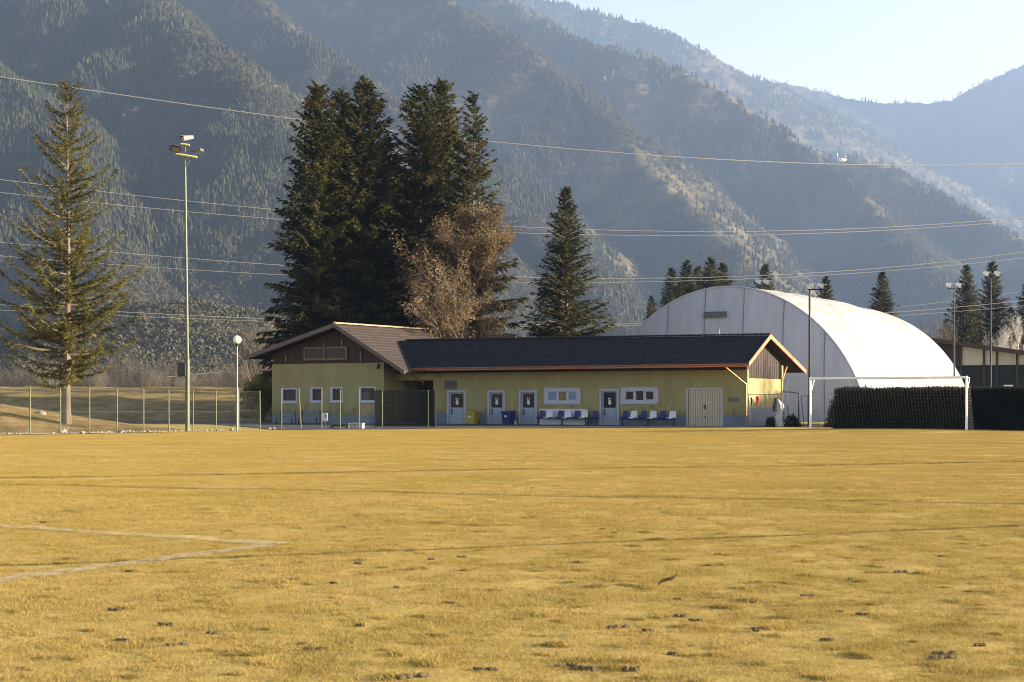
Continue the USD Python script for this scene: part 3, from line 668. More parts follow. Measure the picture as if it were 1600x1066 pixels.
XP = cl(677, 600, 0)[0]; XQ = cl(621, 600, 0)[0]; XC = cl(600, 600, -1.6)[0]; XW = cl(425, 600, -1.6)[0]
def rect(px0, px1, py0, py1, t):
    a, b = cl(px0, py0, t), cl(px1, py1, t); m = cl((px0 + px1) / 2, py0, t)[2]; n = cl((px0 + px1) / 2, py1, t)[2]
    return a[0], b[0], min(m, n), max(m, n)      # x0 x1 z0 z1
# openings of the long front
doors = [(700, 727, 611.5), (763, 788, 611.5), (812, 838, 611), (938, 966, 609)]
D = []
for a, b, top in doors:
    x0, x1, z0, z1 = rect(a, b, top, 660, 0); D.append((x0, x1, GZ + 0.04, z1))
W1 = rect(856, 902, 611, 627, 0); W2 = rect(976, 1023, 610, 626.5, 0); GD = rect(1075, 1128, 608.5, 660, 0); GD = (GD[0], GD[1], GZ + 0.03, GD[3])
wall = Polygon([(XP, GZ - .1), (0, GZ - .1), (0, WALLH), (XP, WALLH)])
holes = unary_union([sbox(x0, z0, x1, z1) for x0, x1, z0, z1 in D + [W1, W2, GD]])
front = extr(wall.difference(holes), 0.25)
lintel = extr(sbox(XQ - 4, 2.75, XP, WALLH), 0.25)
obj('wall', trimesh.util.concatenate([front, lintel]), plaster, club)
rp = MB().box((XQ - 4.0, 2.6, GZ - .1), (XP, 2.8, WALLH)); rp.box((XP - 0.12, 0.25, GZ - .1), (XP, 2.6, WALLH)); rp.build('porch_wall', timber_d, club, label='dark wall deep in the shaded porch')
MB().box((XQ - 4, .02, WALLH + .002), (-.05, .24, 4.0)).build('eave_beam', soffit, club)
# right gable end: rendered below, dark boards above
g = Polygon([(0.25, GZ - .1), (WD, GZ - .1), (WD, 2.72), (0.25, 2.72)])
def yz(poly, th, x1):
    "polygon in y-z, th thick, outer face at x1"
    m = extr(poly, th); v = m.vertices.copy(); m.vertices = np.stack([x1 - v[:, 1], v[:, 0], v[:, 2]], 1); m.invert(); return m
YM = 2.75
for lo, hi in ((0.25, YM - 0.01), (YM + 0.01, WD)):
    obj('end_wall_panel', yz(Polygon([(lo, GZ - .1), (hi, GZ - .1), (hi, 2.72), (lo, 2.72)]), 0.25, 0.0), plaster, club)
slf = (ZAP - ZE) / (AP - E_F); slr = (ZAP - ZR) / (TR - AP)
def roof_under(y): return np.where(y < AP, ZAP - slf * (AP - y), ZAP - slr * (y - AP)) - 0.24
bd = MB()
y = 0.0
while y < WD - 0.02:
    y1 = min(y + 0.20, WD); z0, z1 = float(roof_under(y)), float(roof_under(y1))
    pts = [(y + .006, 2.735), (y1 - .006, 2.735), (y1 - .006, z1)] + ([(AP, float(roof_under(AP)))] if y < AP < y1 else []) + [(y + .006, z0)]
    th = 0.045 if int(y * 5 + .5) % 2 else 0.028
    bd.tm(yz(Polygon(pts), th, -0.16 + th)); y = y1
bd.build('gable_boarding', timber_m, club, label='weathered vertical boards of the right gable')
MB().box((-25.5, WD, GZ - .1), (-0.02, WD + .25, 3.6)).build('rear_wall', plaster, club)
# dado
dz = cl(900, 648, 0)[2]
dd = sbox(XP, GZ - .05, -0.001, dz).difference(unary_union([sbox(x0 - .07, z0 - 1, x1 + .07, z1) for x0, x1, z0, z1 in D + [GD]]))
m = extr(dd, 0.012); m.apply_translation([0, -0.012, 0]); obj('dado', m, dado_m, club)
m = yz(Polygon([(-0.012, GZ - .05), (WD, GZ - .05), (WD, 0.95), (-0.012, 0.95)]), 0.012, 0.012); obj('dado', m, dado_m, club)
# doors
for x0, x1, z0, z1 in D:
    dr = MB().box((x0 + .06, 0.06, z0), (x1 - .06, 0.10, z0 + 1.08)); dr = dr.box((x0 + .06, 0.06, z0 + 1.08), (x0 + .20, 0.10, z1 - .06)).box((x1 - .20, 0.06, z0 + 1.08), (x1 - .06, 0.10, z1 - .06)).box((x0 + .20, 0.06, z1 - .16), (x1 - .20, 0.10, z1 - .06))
    dr.box((x0 + .20, 0.052, z0 + .2), (x1 - .20, 0.062, z0 + .95))
    d = dr.build('door', door_m, club)
    f = MB().box((x0 - .05, -0.03, z0), (x0 + .06, 0.09, z1 + .05)).box((x1 - .06, -0.03, z0), (x1 + .05, 0.09, z1 + .05)).box((x0 + .06, -0.03, z1 - .06), (x1 - .06, 0.09, z1 + .05)); f.build('frame', frame_w, d)
    MB().box((x0 + .20, 0.075, z0 + 1.08), (x1 - .20, 0.085, z1 - .16)).build('glass', glass_d, d)
    xm = (x0 + x1) / 2
    n = trimesh.creation.cylinder(0.13, 0.01, sections=20); n.apply_transform(trimesh.transformations.rotation_matrix(math.pi / 2, [1, 0, 0])); n.vertices *= [0.85, 1, 1.25]; n.apply_translation([xm, 0.068, z0 + 1.42])
    sh = MB().tm(n); sh.box((xm - .11, 0.064, z0 + 1.60), (xm - .03, 0.072, z0 + 1.72)).box((xm + .03, 0.064, z0 + 1.62), (xm + .11, 0.072, z0 + 1.70)); sh.build('notice', white_pl, d)
    MB().box((x0 + .23, 0.03, z0 + .62), (x0 + .31, 0.05, z0 + .98)).box((x0 + .24, 0.0, z0 + .93), (x0 + .38, 0.03, z0 + .96)).build('handle', dgrey_m, d)
# long low windows with scalloped surrounds
def rwin(R, glass):
    x0, x1, z0, z1 = R
    sur = sbox(x0 - .18, z0 - .10, x1 + .18, z1 + .10).buffer(.05)
    sc = unary_union([sur] + [Polygon([(x + .09 * math.cos(a), z + .09 * math.sin(a)) for a in np.linspace(0, 6.28, 9)[:-1]]) for x in np.arange(x0 - .18, x1 + .19, .19) for z in (z0 - .14, z1 + .14)] +
                     [Polygon([(x + .08 * math.cos(a), z + .08 * math.sin(a)) for a in np.linspace(0, 6.28, 9)[:-1]]) for z in np.arange(z0, z1 + .05, .18) for x in (x0 - .22, x1 + .22)])
    m = extr(sc.difference(sbox(x0 + .06, z0 + .05, x1 - .06, z1 - .05)), 0.05); m.apply_translation([0, -0.05, 0])
    w = obj('window', m, frame_w, club)
    L = (x1 - x0) / 3
    for k in range(3):
        a, b = x0 + k * L + .10, x0 + (k + 1) * L - .10
        zz0, zz1 = (z0 + .05, z1 - .02) if k == 1 else (z0 + .09, z1 - .09)
        MB().box((a, 0.05, zz0), (b, 0.06, zz1)).build('pane', glass[k], w)
    fr = sbox(x0, z0, x1, z1)
    for k in range(3):
        a, b = x0 + k * L + .10, x0 + (k + 1) * L - .10
        zz0, zz1 = (z0 + .05, z1 - .02) if k == 1 else (z0 + .09, z1 - .09)
        fr = fr.difference(sbox(a, zz0, b, zz1))
    m = extr(fr, 0.07); m.apply_translation([0, 0.0, 0]); obj('mullion_frame', m, frame_w, w)
rwin(W1, [glass_b, curtain_y, glass_b]); rwin(W2, [glass_d, glass_d, glass_d])
# ribbed double door of the store
x0, x1, z0, z1 = GD
gd = MB().box((x0 - .10, -0.03, z0), (x0 + .0, 0.12, z1 + .09)).box((x1, -0.03, z0), (x1 + .07, 0.12, z1 + .09)).box((x0, -0.03, z1), (x1, 0.12, z1 + .09)).build('store_door', frame_w, club, label='wide cream ribbed steel double door')
nr_ = 14; wr = (x1 - x0) / nr_
for k in range(nr_):
    a = x0 + k * wr
    MB().slab([(a + .008, .06, z0), (a + .04, .03, z0), (a + wr - .04, .03, z0), (a + wr - .008, .06, z0)], 0.0).v
    mb = MB(); pr = [(a + .004, .07), (a + .035, .035), (a + wr - .035, .035), (a + wr - .004, .07)]
    mb.add([(x, y, z) for z in (z0, z1) for x, y in pr], [(0, 1, 5, 4), (1, 2, 6, 5), (2, 3, 7, 6)]); mb.build('rib', cream, gd)
xm = (x0 + x1) / 2
MB().box((xm - .04, -0.01, z0 + 1.02), (xm + .05, .035, z0 + 1.28)).box((xm - .12, -0.05, z0 + 1.19), (xm + .02, -.01, z0 + 1.23)).box((xm - .03, 0.0, z0 + .5), (xm + .04, .035, z0 + .6)).build('handle', dgrey_m, gd)
x0, x1, z0, z1 = rect(1138, 1154.5, 621.5, 627, 0)
MB().cbox(((x0 + x1) / 2, -0.02, (z0 + z1) / 2), (x1 - x0, 0.04, z1 - z0), bevel=.015).build('wall_plate', grey_m, club, label='narrow dark plate on the wall beside the store door')
x0, x1, z0, z1 = rect(695, 713.5, 595, 608, 0)
vg = MB().box((x0, -0.05, z0), (x1, -0.002, z0 + .05)).box((x0, -0.05, z1 - .05), (x1, -0.002, z1)).box((x0, -0.05, z0 + .05), (x0 + .05, -0.002, z1 - .05)).box((x1 - .05, -0.05, z0 + .05), (x1, -0.002, z1 - .05)).build('vent', grey_m, club)
for k in range(6):
    zq_ = z0 + .06 + k * (z1 - z0 - .12) / 6
    MB().add([(x0 + .05, -.045, zq_), (x1 - .05, -.045, zq_), (x1 - .05, -.008, zq_ + .075), (x0 + .05, -.008, zq_ + .075)], [(0, 1, 2, 3)]).build('slat', grey_m, vg)

# ---- long roof
def tiled(edge0, edge1, n, name, material, period=0.30, amp=0.013, rise=0.03, clip_left=None):
    "courses of wavy tiles between the lower edge (p, q) and the upper edge"
    mb = MB()
    p0, q0 = map(np.array, edge0); p1, q1 = map(np.array, edge1)
    for k in range(n):
        a, b = k / n, (k + 1.12) / n
        lp, lq = p0 + a * (p1 - p0), q0 + a * (q1 - q0); up, uq = p0 + min(b, 1) * (p1 - p0), q0 + min(b, 1) * (q1 - q0)
        L = np.linalg.norm(lq - lp); m = max(int(L / period) * 4, 4); s_ = np.linspace(0, 1, m + 1)
        wv = amp * np.cos(s_ * L / period * 2 * np.pi)
        low = lp + s_[:, None] * (lq - lp); upp = up + s_[:, None] * (uq - up)
        low[:, 2] += wv + rise; upp[:, 2] += wv + 0.004
        bot = low.copy(); bot[:, 2] -= rise
        v = np.vstack([bot, low, upp]); i = np.arange(m); w = m + 1
        mb.add(v, np.vstack([np.stack([i, i + 1, w + i + 1, w + i], 1), np.stack([w + i, w + i + 1, 2 * w + i + 1, 2 * w + i], 1)]))
    return mb
XLr, XLe = -26.6, -23.0
ZAPL = ZAP + 0.22
def zrid(x): return ZAP + (ZAPL - ZAP) * (x - O_R) / (XLr - O_R)
top = [(XLr - 1.5, AP, zrid(XLr - 1.5)), (O_R, AP, ZAP)]; low = [(XLe - 2.6, E_F, ZE), (O_R, E_F, ZE)]
rd = MB().slab([low[0], low[1], top[1], top[0]], 0.12).slab([top[0], top[1], (O_R, TR, ZR), (XLr, TR, ZR + .2)], 0.12)
rf = rd.build('roof', soffit, club)
tl = tiled(low, top, 12, 'front', tile_n); tl.build('roof_tiles', tile_n, rf, label='dark slate tile courses of the long front slope')
tiled([(O_R, TR, ZR), (XLr, TR, ZR + .2)], [(O_R, AP, ZAP), (XLr, AP, ZAPL)], 14, 'rear', tile_n).build('roof_tiles', tile_n, rf)
def ridge_caps(a, b, n, mat, parent):
    a, b = np.array(a, float), np.array(b, float); d = (b - a) / n; L = np.linalg.norm(d); e = d / L
    side = np.cross(e, [0, 0, 1.0]); side /= np.linalg.norm(side)
    for k in range(n):
        s0, s1 = a + d * k, a + d * (k + 1.08)
        an = np.linspace(0, np.pi, 5); v = []
        for p_, r_ in ((s0, 0.115), (s1, 0.095)):
            v += [p_ + side * r_ * 1.25 * math.cos(t) + np.array([0, 0, 1]) * (r_ * math.sin(t) + 0.01) for t in an]
        f = [(i, i + 1, 6 + i, 5 + i) for i in range(4)]
        MB().add(v, f).add([v[i] for i in range(5)], [(0, 2, 1), (0, 3, 2), (0, 4, 3)]).build('ridge_tile', mat, parent)
ridge_caps((O_R, AP, ZAP + .02), (XLr + .4, AP, ZAPL + .0), 66, tile_n, rf)
# fascia, gutter and barge boards
MB().box((XLe - .2, E_F - 0.03, ZE - .19), (O_R - .05, E_F - .002, ZE - .0)).build('fascia', copper, club)
gu = MB(); an = np.linspace(np.pi, 2 * np.pi, 7)
prof = [(E_F - .10 + .075 * math.cos(t), ZE - .015 + .075 * math.sin(t)) for t in an]
for (xa, xb) in [(XLe - .3, O_R - .08)]:
    v = [(x, y, z) for x in (xa, xb) for y, z in prof]; gu.add(v, [(i, 7 + i, 8 + i, i + 1) for i in range(6)])
gu.build('gutter', copper, club)
for (ya, za, yb, zb) in ((E_F - .02, ZE, AP, ZAP), (AP, ZAP, TR, ZR)):
    m = yz(Polygon([(ya, za - .20), (yb, zb - .20), (yb, zb + .07), (ya, za + .07)]), 0.05, O_R + .05); obj('barge_board', m, copper, club)
# downpipes, bracket
tp = cl(1150, 566, E_F - .1)
dp = MB().tube([(-.85, E_F - .10, ZE - .08), (-.85, E_F - .10, ZE - .2), (-.05, -0.10, 2.35), (-.05, -0.10, GZ)], 0.05, 8); dp.build('downpipe', copper, club)
xd = cl(663, 600, 0)[0]
MB().tube([(xd - .55, E_F - .10, ZE - .08), (xd - .55, E_F - .10, ZE - .2), (xd, -0.09, 2.6), (xd, -0.09, 2.4)], 0.05, 8).build('downpipe', copper, club)
bz = float(roof_under(WD + 1.0)) - .02
MB().add([(0.02, WD - .08, bz - 1.0), (.02, WD + .08, bz - 1.0), (.02, WD + 1.1, bz), (.02, WD + .9, bz), (-.1, WD - .08, bz - 1.0), (-.1, WD + .08, bz - 1.0), (-.1, WD + 1.1, bz), (-.1, WD + .9, bz)], [(0, 1, 2, 3), (7, 6, 5, 4), (1, 5, 6, 2), (0, 3, 7, 4), (0, 4, 5, 1), (3, 2, 6, 7)]).build('bracket', copper, club)
# antenna behind the ridge
ax, ay, az = cl(1124, 515, AP + .3)
an_ = MB().tube([(ax, ay, 5.0), (ax, ay, az + .05)], .014, 5).tube([(ax - .5, ay, az + .06), (ax + .05, ay, az)], .010, 4)
for k in range(5): an_.tube([(ax - .45 + k * .11, ay - .16 + k * .012, az + .055 - k * .012), (ax - .45 + k * .11, ay + .16 - k * .012, az + .055 - k * .012)], .006, 4)
an_.build('antenna', galv, club)

# ---- left wing
TW, TO = -1.6, -2.6
ZT = 3.95
wl = [(440.5, 463.5, 607.5, 627.5), (486, 503, 606.5, 627), (517.5, 535, 606, 626.5), (562, 586.5, 605.5, 626.5)]
WW = [rect(a, b, c, d_, TW) for a, b, c, d_ in wl]
wp = Polygon([(XW, GZ - .1), (XC, GZ - .1), (XC, ZT), (XW, ZT)]).difference(unary_union([sbox(x0, z0, x1, z1) for x0, x1, z0, z1 in WW]))
m = extr(wp, .25); m.apply_translation([0, TW, 0]); obj('wall', m, plaster, club)
MB().box((XC - .25, TW + .25, GZ - .1), (XC, 14, ZT)).build('wall', plaster, club)
MB().box((XW, TW + .25, GZ - .1), (XW + .25, 14, ZT)).build('wall', plaster, club)
MB().box((XW + .25, 13.75, GZ - .1), (XC - .25, 14, ZT)).build('wall', plaster, club)
dm = sbox(XW, GZ - .05, XC, cl(500, 650, TW)[2]); m = extr(dm, .012); m.apply_translation([0, TW - .012, 0]); obj('dado', m, dado_m, club)
for x0, x1, z0, z1 in WW:
    fr = sbox(x0 - .07, z0 - .10, x1 + .07, z1 + .05).difference(sbox(x0 + .12, z0 + .06, x1 - .05, z1 - .05)); m = extr(fr, .10); m.apply_translation([0, TW - .03, 0]); w = obj('window', m, frame_w, club)
    MB().box((x0 + .10, TW + .10, z0 + .04), (x1 - .03, TW + .11, z1 - .03)).build('pane', glass_d, w)
    MB().box((x0 - .10, TW - .08, z0 - .14), (x1 + .10, TW - .032, z0 - .09)).build('sill', frame_w, w)
    xm = (x0 + x1) / 2
    if x1 - x0 > 0.9: MB().box((xm - .01, TW + .085, z0 + .05), (xm + .03, TW + .099, z1 - .04)).build('mullion', timber_m, w)
XA, ZA = cl(524, 506, TO)[0], cl(527, 506, TO)[2]; XE1, _, ZE1 = cl(382, 558, TO); XE2, _, ZE2 = cl(632, 580, TO)
XA -= 0.12
# gable of the left wing: vertical boards under the rakes
def rake(x): return np.where(x < XA, ZE1 + (ZA - ZE1) * (x - XE1) / (XA - XE1), ZA + (ZE2 - ZA) * (x - XA) / (XE2 - XA)) - .26
gb = MB(); x = XW
while x < XC - .02:
    x1 = min(x + .24, XC); th = .05 if int((x - XW) / .24 + .5) % 2 else .03
    pts = [(x + .006, ZT + .012), (x1 - .006, ZT + .012), (x1 - .006, max(float(rake(x1)), ZT + .05))] + ([(XA, float(rake(XA)))] if x < XA < x1 else []) + [(x + .006, max(float(rake(x)), ZT + .05))]
    m = extr(Polygon(pts), th); m.apply_translation([0, TW + .1 - th, 0]); gb.tm(m); x = x1
gb.build('gable_boarding', timber_d, club, label='dark vertical boards of the left gable')
x0, x1, z0, z1 = rect(475, 543, 542, 563, TW)
lo = MB().box((x0, TW - .06, z1 - .12), (x1, TW + .045, z1)).box((x0, TW - .06, z0), (x1, TW + .045, z0 + .14)).box((x0, TW - .06, z0 + .14), (x0 + .14, TW + .045, z1 - .12)).box((x1 - .14, TW - .06, z0 + .14), (x1, TW + .045, z1 - .12)).box(((x0 + x1) / 2 - .16, TW - .06, z0 + .14), ((x0 + x1) / 2 - .04, TW + .045, z1 - .12)).build('loft_opening', timber_l, club, label='pale timber framed opening in the left gable')
MB().box((x0 + .14, TW + .02, z0 + .14), (x1 - .14, TW + .03, z1 - .12)).build('pane', glass_d, lo)
for px, a, b in ((535, 530, 541), (564.5, 549, 565), (447, 556, 566), (506, 536, 541)):
    xa, _, za = cl(px, a, TW); zb = cl(px, b, TW)[2]; MB().box((xa - .06, TW - .07, max(zb, ZT + .02)), (xa + .06, TW + .04, za)).build('strut', timber_l, club)
TB = 14.6
r2 = MB().slab([(XE1, TO, ZE1), (XA, TO, ZA), (XA, TB, ZA + .1), (XE1, TB, ZE1 + .1)], .14).slab([(XA, TO, ZA), (XE2, TO, ZE2), (XE2, TB, ZE2), (XA, TB, ZA + .1)], .14)
rf2 = r2.build('roof', soffit, club)
tiled([(XE2, TO, ZE2), (XE2, TB, ZE2)], [(XA, TO, ZA), (XA, TB, ZA + .1)], 16, '', tile_b).build('roof_tiles', tile_b, rf2, label='brown tile courses of the left wing')
tiled([(XE1, TB, ZE1 + .1), (XE1, TO, ZE1)], [(XA, TB, ZA + .1), (XA, TO, ZA)], 20, '', tile_b).build('roof_tiles', tile_b, rf2)
ridge_caps((XA, TO, ZA + .02), (XA, TB, ZA + .12), 42, ridge_m, rf2)
for a, b, c, d_ in ((XE1 - .02, ZE1, XA, ZA), (XA, ZA, XE2 + .02, ZE2)):
    m = extr(Polygon([(a, b - .24), (c, d_ - .24), (c, d_ + .06), (a, b + .06)]), .05); m.apply_translation([0, TO - .05, 0]); obj('barge_board', m, timber_m if False else M('barge_dark', (0.115, 0.085, 0.075), 0.8, 0.15, 2) if not stage.GetPrimAtPath('/World/Looks/barge_dark') else UsdShade.Material(stage.GetPrimAtPath('/World/Looks/barge_dark')), club)
lx, _, lz = cl(592, 573, TW)
MB().cbox((lx, TW - .10, lz), (.14, .16, .30), bevel=.03).box((lx - .04, TW - .05, lz + .1), (lx + .04, TW, lz + .22)).build('wall_lamp', dgrey_m, club)

# ------------------------------------------------------------------ trees
def kites(base, d, side, L, w, droop=0.0, fold=0.25):
    "leaf-sprays: two triangles each, folded along the middle and drooping at the tip"
    n = len(base)
    up = np.cross(side, d)
    tip = base + d * L[:, None]; tip[:, 2] -= droop * L
    mid = base + d * (0.45 * L)[:, None]
    a = mid + side * (w * 0.5)[:, None] - up * (w * fold)[:, None]; b = mid - side * (w * 0.5)[:, None] - up * (w * fold)[:, None]
    v = np.stack([base, a, tip, b], 1).reshape(-1, 3)
    i = np.arange(n) * 4
    f = np.stack([np.stack([i, i + 1, i + 2], 1), np.stack([i, i + 2, i + 3], 1)], 1).reshape(-1, 3)
    return v, f
def unit(v): return v / (np.linalg.norm(v, axis=-1, keepdims=True) + 1e-9)

def spruce(seed, H, R, z0=0.8, dz=0.42, nb=7, sprays=24, sl=(0.30, 0.75), sw=0.14, rise=0.25, droop=0.55, tip=0.22, power=0.85, ragged=0.35, trunk_r=0.3, gap=0.0, hang=0.55):
    r = np.random.default_rng(seed)
    trunk, limbs = MB(), MB()
    zs = np.linspace(-0.3, H, 14)
    lean = np.column_stack([0.10 * np.sin(zs * .3 + seed), 0.10 * np.cos(zs * .23 + seed), 0 * zs])
    cen = np.column_stack([0 * zs, 0 * zs, zs]) + lean * 0.5
    rad = trunk_r * (1 - zs / H * 0.96).clip(0.03) ; rad[0] *= 1.3
    trunk.tube(cen, rad, 8)
    B, Dn, S, L, Wd = [], [], [], [], []
    z = z0
    while z < H - 0.15:
        u = (z - z0) / (H - z0)
        Rz = R * (1 - u) ** power * (0.55 + 0.45 * min(1, u / 0.10)) + 0.16
        for k in range(max(3, int(round(nb * (1 - 0.35 * u) + r.normal() * .7)))):
            if r.random() < gap: continue
            a = r.random() * 2 * np.pi; Lb = Rz * (1 - ragged + ragged * 1.5 * r.random()); zb = z + r.normal() * dz * .4
            out = np.array([math.cos(a), math.sin(a), 0])
            t = np.linspace(0, 1, 6)
            el = rise + 0.45 * u + 0.12 * r.normal()
            curve = np.outer(t * Lb, out); curve[:, 2] = zb + Lb * (el * t - droop * (1 - u * .7) * t ** 2 + tip * t ** 3.0)
            bend = 0.10 * r.normal(); curve[:, :2] += np.outer(t ** 2 * Lb * bend, [-out[1], out[0]])
            if Lb > 0.5: limbs.tube(curve, np.linspace(max(0.012, 0.016 * Lb + .008), 0.006, 6), 3, caps=False)
            m = max(4, int(sprays * (0.35 + 0.65 * Lb / R)))
            ts = 0.06 + 0.94 * r.random(m) ** 0.85
            P_ = np.stack([np.interp(ts, t, curve[:, c]) for c in range(3)], 1)
            tan = unit(np.stack([np.interp(np.minimum(ts + .08, 1), t, curve[:, c]) - np.interp(np.maximum(ts - .08, 0), t, curve[:, c]) for c in range(3)], 1))
            sd = unit(np.cross(tan, [0, 0, 1.0])) * np.where(r.random(m) < .5, 1, -1)[:, None]
            dd = unit(tan * (0.6 + 0.5 * r.random((m, 1))) + sd * (0.15 + 0.9 * r.random((m, 1))) - np.array([0, 0, 1]) * (hang * r.random((m, 1))) + 0.15 * r.normal(size=(m, 3)))
            B.append(P_); Dn.append(dd); S.append(unit(np.cross(dd, [0, 0, 1.0] + 0.5 * r.normal(size=(m, 3))))); L.append(r.uniform(*sl, m) * (0.28 + 0.72 * min(1, Lb / R))); Wd.append(sw * (0.6 + 0.8 * r.random(m)) * (0.45 + 0.55 * min(1, Lb / R)))
        z += dz * (0.75 + 0.5 * r.random()) * (1 - 0.35 * u)
    m = 60                                                            # the leading shoot
    zz_ = H - 1.2 + 1.25 * r.random(m); a = r.random(m) * 6.28
    B.append(np.column_stack([0 * zz_, 0 * zz_, zz_]) + lean[-1] * .5); dd = unit(np.column_stack([np.cos(a), np.sin(a), 0.9 + 0 * a])); Dn.append(dd); S.append(unit(np.cross(dd, [0, 0, 1.0]))); L.append(0.10 + 0.30 * (H - zz_).clip(0)); Wd.append(np.full(m, sw * .6))
    crown = kites(np.vstack(B), np.vstack(Dn), np.vstack(S), np.concatenate(L), np.concatenate(Wd), droop=0.15)
    return trunk.mesh(), limbs.mesh(), crown

def grow(seed, H, trunk_r, levels=3, n=(9, 7, 5), spread=0.75, upw=0.35, l0=0.62, shrink=0.55, base=0.15, stems=1, wig=0.12, sides=(7, 5, 3, 3)):
    "a bare broadleaf tree: tapering limbs that fork; returns the wood and the twig ends"
    r = np.random.default_rng(seed); mb = MB(); tips = []
    def go(p, d, L, rad, lev, lo):
        k = 5 if lev == 0 else 4
        pts = [p]; dd = d.copy()
        for i in range(k):
            dd = unit(dd + wig * r.normal(size=3) + np.array([0, 0, upw * 0.12 * (lev > 0)])); pts.append(pts[-1] + dd * L / k)
        pts = np.array(pts); rr_ = np.linspace(rad, rad * (0.35 if lev == 0 else 0.30), k + 1)
        mb.tube(pts, rr_, sides[min(lev, 3)], caps=False)
        if lev >= levels:
            tips.append((pts[1:], dd)); return
        for j in range(n[min(lev, len(n) - 1)]):
            t = lo + (1 - lo) * (j + r.random()) / n[min(lev, len(n) - 1)]
            q = np.array([np.interp(t * k, np.arange(k + 1), pts[:, c]) for c in range(3)])
            a = r.random() * 2 * np.pi + j * 2.4
            perp = unit(np.cross(d, [math.cos(a), math.sin(a), 0.3])); nd = unit(d * (1 - spread * 0.55) + perp * spread + np.array([0, 0, upw]))
            go(q, nd, L * l0 * (1.15 - 0.75 * t) * r.uniform(.75, 1.2) if lev == 0 else L * shrink * r.uniform(.7, 1.25), max(rad * 0.42 * (1.1 - .5 * t), 0.006), lev + 1, 0.2)
    for s_ in range(stems):
        a = r.random() * 6.28; o = np.array([math.cos(a), math.sin(a), 0]) * (0.25 if stems > 1 else 0)
        go(o + [0, 0, -.2], unit(np.array([0, 0, 1.0]) + o * (0.9 if stems > 1 else 0)), H * r.uniform(.8, 1) * (0.92 if stems == 1 else 0.8), trunk_r, 0, base)
    return mb, tips

def tree(name, label, group, loc, rotz, scale, meshes, mats):
    t = thing(name, label, 'tree', loc, rotz, group, scale)
    for nm, m, mt_ in zip(('trunk', 'limbs', 'crown'), meshes, mats):
        if m is not None: obj(nm, m, mt_, t)
    return t
def gz(x, y): return -0.25
def base_at(px, Y): return ((px - CX) / F * Y, Y, -0.3)

# the thin spruce on the left
lt = spruce(501, 20.6, 4.4, z0=2.6, dz=0.44, nb=7, sprays=135, sl=(0.26, 0.62), sw=0.09, rise=-0.02, droop=0.10, tip=0.36, power=0.72, ragged=0.50, trunk_r=0.25, gap=0.03, hang=0.9)
tree('thin_spruce', 'tall thin sparse olive spruce standing on the mound beside the fence at left', None, ((105 - CX) / F * 74, 74, float(mound_h(np.array([[(105 - CX) / F * 74]]), np.array([[74.0]]))[0, 0]) - .05), 20, .845, lt, (bark_l, bark_s, needle_o))

sp = [spruce(511, 26.5, 4.5, z0=1.0, dz=0.36, nb=10, sprays=72, sl=(0.35, 0.90), sw=0.22, power=.60, hang=.9), spruce(512, 26.5, 4.4, z0=1.0, dz=0.36, nb=10, sprays=72, sl=(0.35, 0.90), sw=0.21, ragged=.42, power=.58, hang=.9), spruce(513, 26.5, 3.9, z0=1.0, dz=0.42, nb=8, sprays=62, sl=(0.32, 0.85), sw=0.19, ragged=.5, power=.72, hang=.9)]
def top_scale(py, Y, H): return ((HY - py) / F * Y + EYE + 0.3) / H
GR = 'tall dark spruces behind the clubhouse'
big = [(497, 133, 114.5, 0, 'tall dark spruce at the left end of the group behind the clubhouse', 1.0), (531, 142, 119, 1, 'dark spruce second from left in the tall group, its top lower than its neighbours', .95),
       (570, 127, 117, 0, 'tall broad dark spruce third from left in the group behind the clubhouse', 1.15), (607, 212, 121, 2, 'shorter dark spruce half hidden in the middle of the tall group', 1.15), (656, 136, 118, 1, 'tall dark spruce right of the gap in the group, above the tan withered tree', 1.05),
       (690, 128, 121, 0, 'tall dark spruce with the highest pointed top right of the gap in the group', 1.0), (739, 146, 116, 2, 'slender spruce with open branches and a thin top at the right end of the group', 1.05)]
protos = {}
for px, py, Y, k, lab, fat in big:
    s_ = top_scale(py, Y, 26.5); b_ = base_at(px, Y)
    if k not in protos: protos[k] = tree('spruce_tree', lab, GR, b_, 40 * k, (s_ * fat, s_ * fat, s_), sp[k], (bark_s, bark_s, needle_d))
    else: dup(protos[k], b_, RNG.uniform(0, 360), lab, GR, (s_ * fat, s_ * fat, s_))
sg = spruce(521, 17.9, 3.6, z0=0.6, dz=0.30, nb=11, sprays=64, sl=(0.28, 0.72), sw=0.15, hang=.8, power=0.88, ragged=.34, trunk_r=.24, droop=.42)
s_ = top_scale(292, 112, 17.9)
single = tree('spruce_tree', 'single bushy dark spruce standing alone between the tall group and the white dome', None, base_at(884, 112), 70, (s_ * 1.14, s_ * 1.14, s_), sg, (bark_s, bark_s, needle_d))
mid = [(1050, 419, 178, 'dark spruce at the left end of the row above the dome crest'), (1073, 407, 182, 'dark spruce second from left in the row above the dome crest'), (1090, 416, 186, 'low dark spruce in the middle of the row above the dome crest'), (1111, 402, 180, 'tallest dark spruce of the row above the dome crest'),
       (1130, 411, 184, 'dark spruce at the right end of the row above the dome crest'), (1195, 413, 195, 'small spruce beside the bare larch behind the dome'), (1290, 432, 172, 'small spruce top above the dome right of the floodlight mast'), (1378, 424, 168, 'dark spruce above the sunlit flank of the dome'),
       (1510, 414, 176, 'narrow dark spruce left of the two behind the floodlights at right'), (1550, 408, 180, 'broad dark spruce behind the white-stemmed birch at right'), (1604, 440, 178, 'dark spruce cut by the right edge of the view'), (1478, 498, 182, 'low dark spruce beside the end of the dome at right'), (1580, 480, 186, 'dark spruce filling the gap behind the birch at right')]
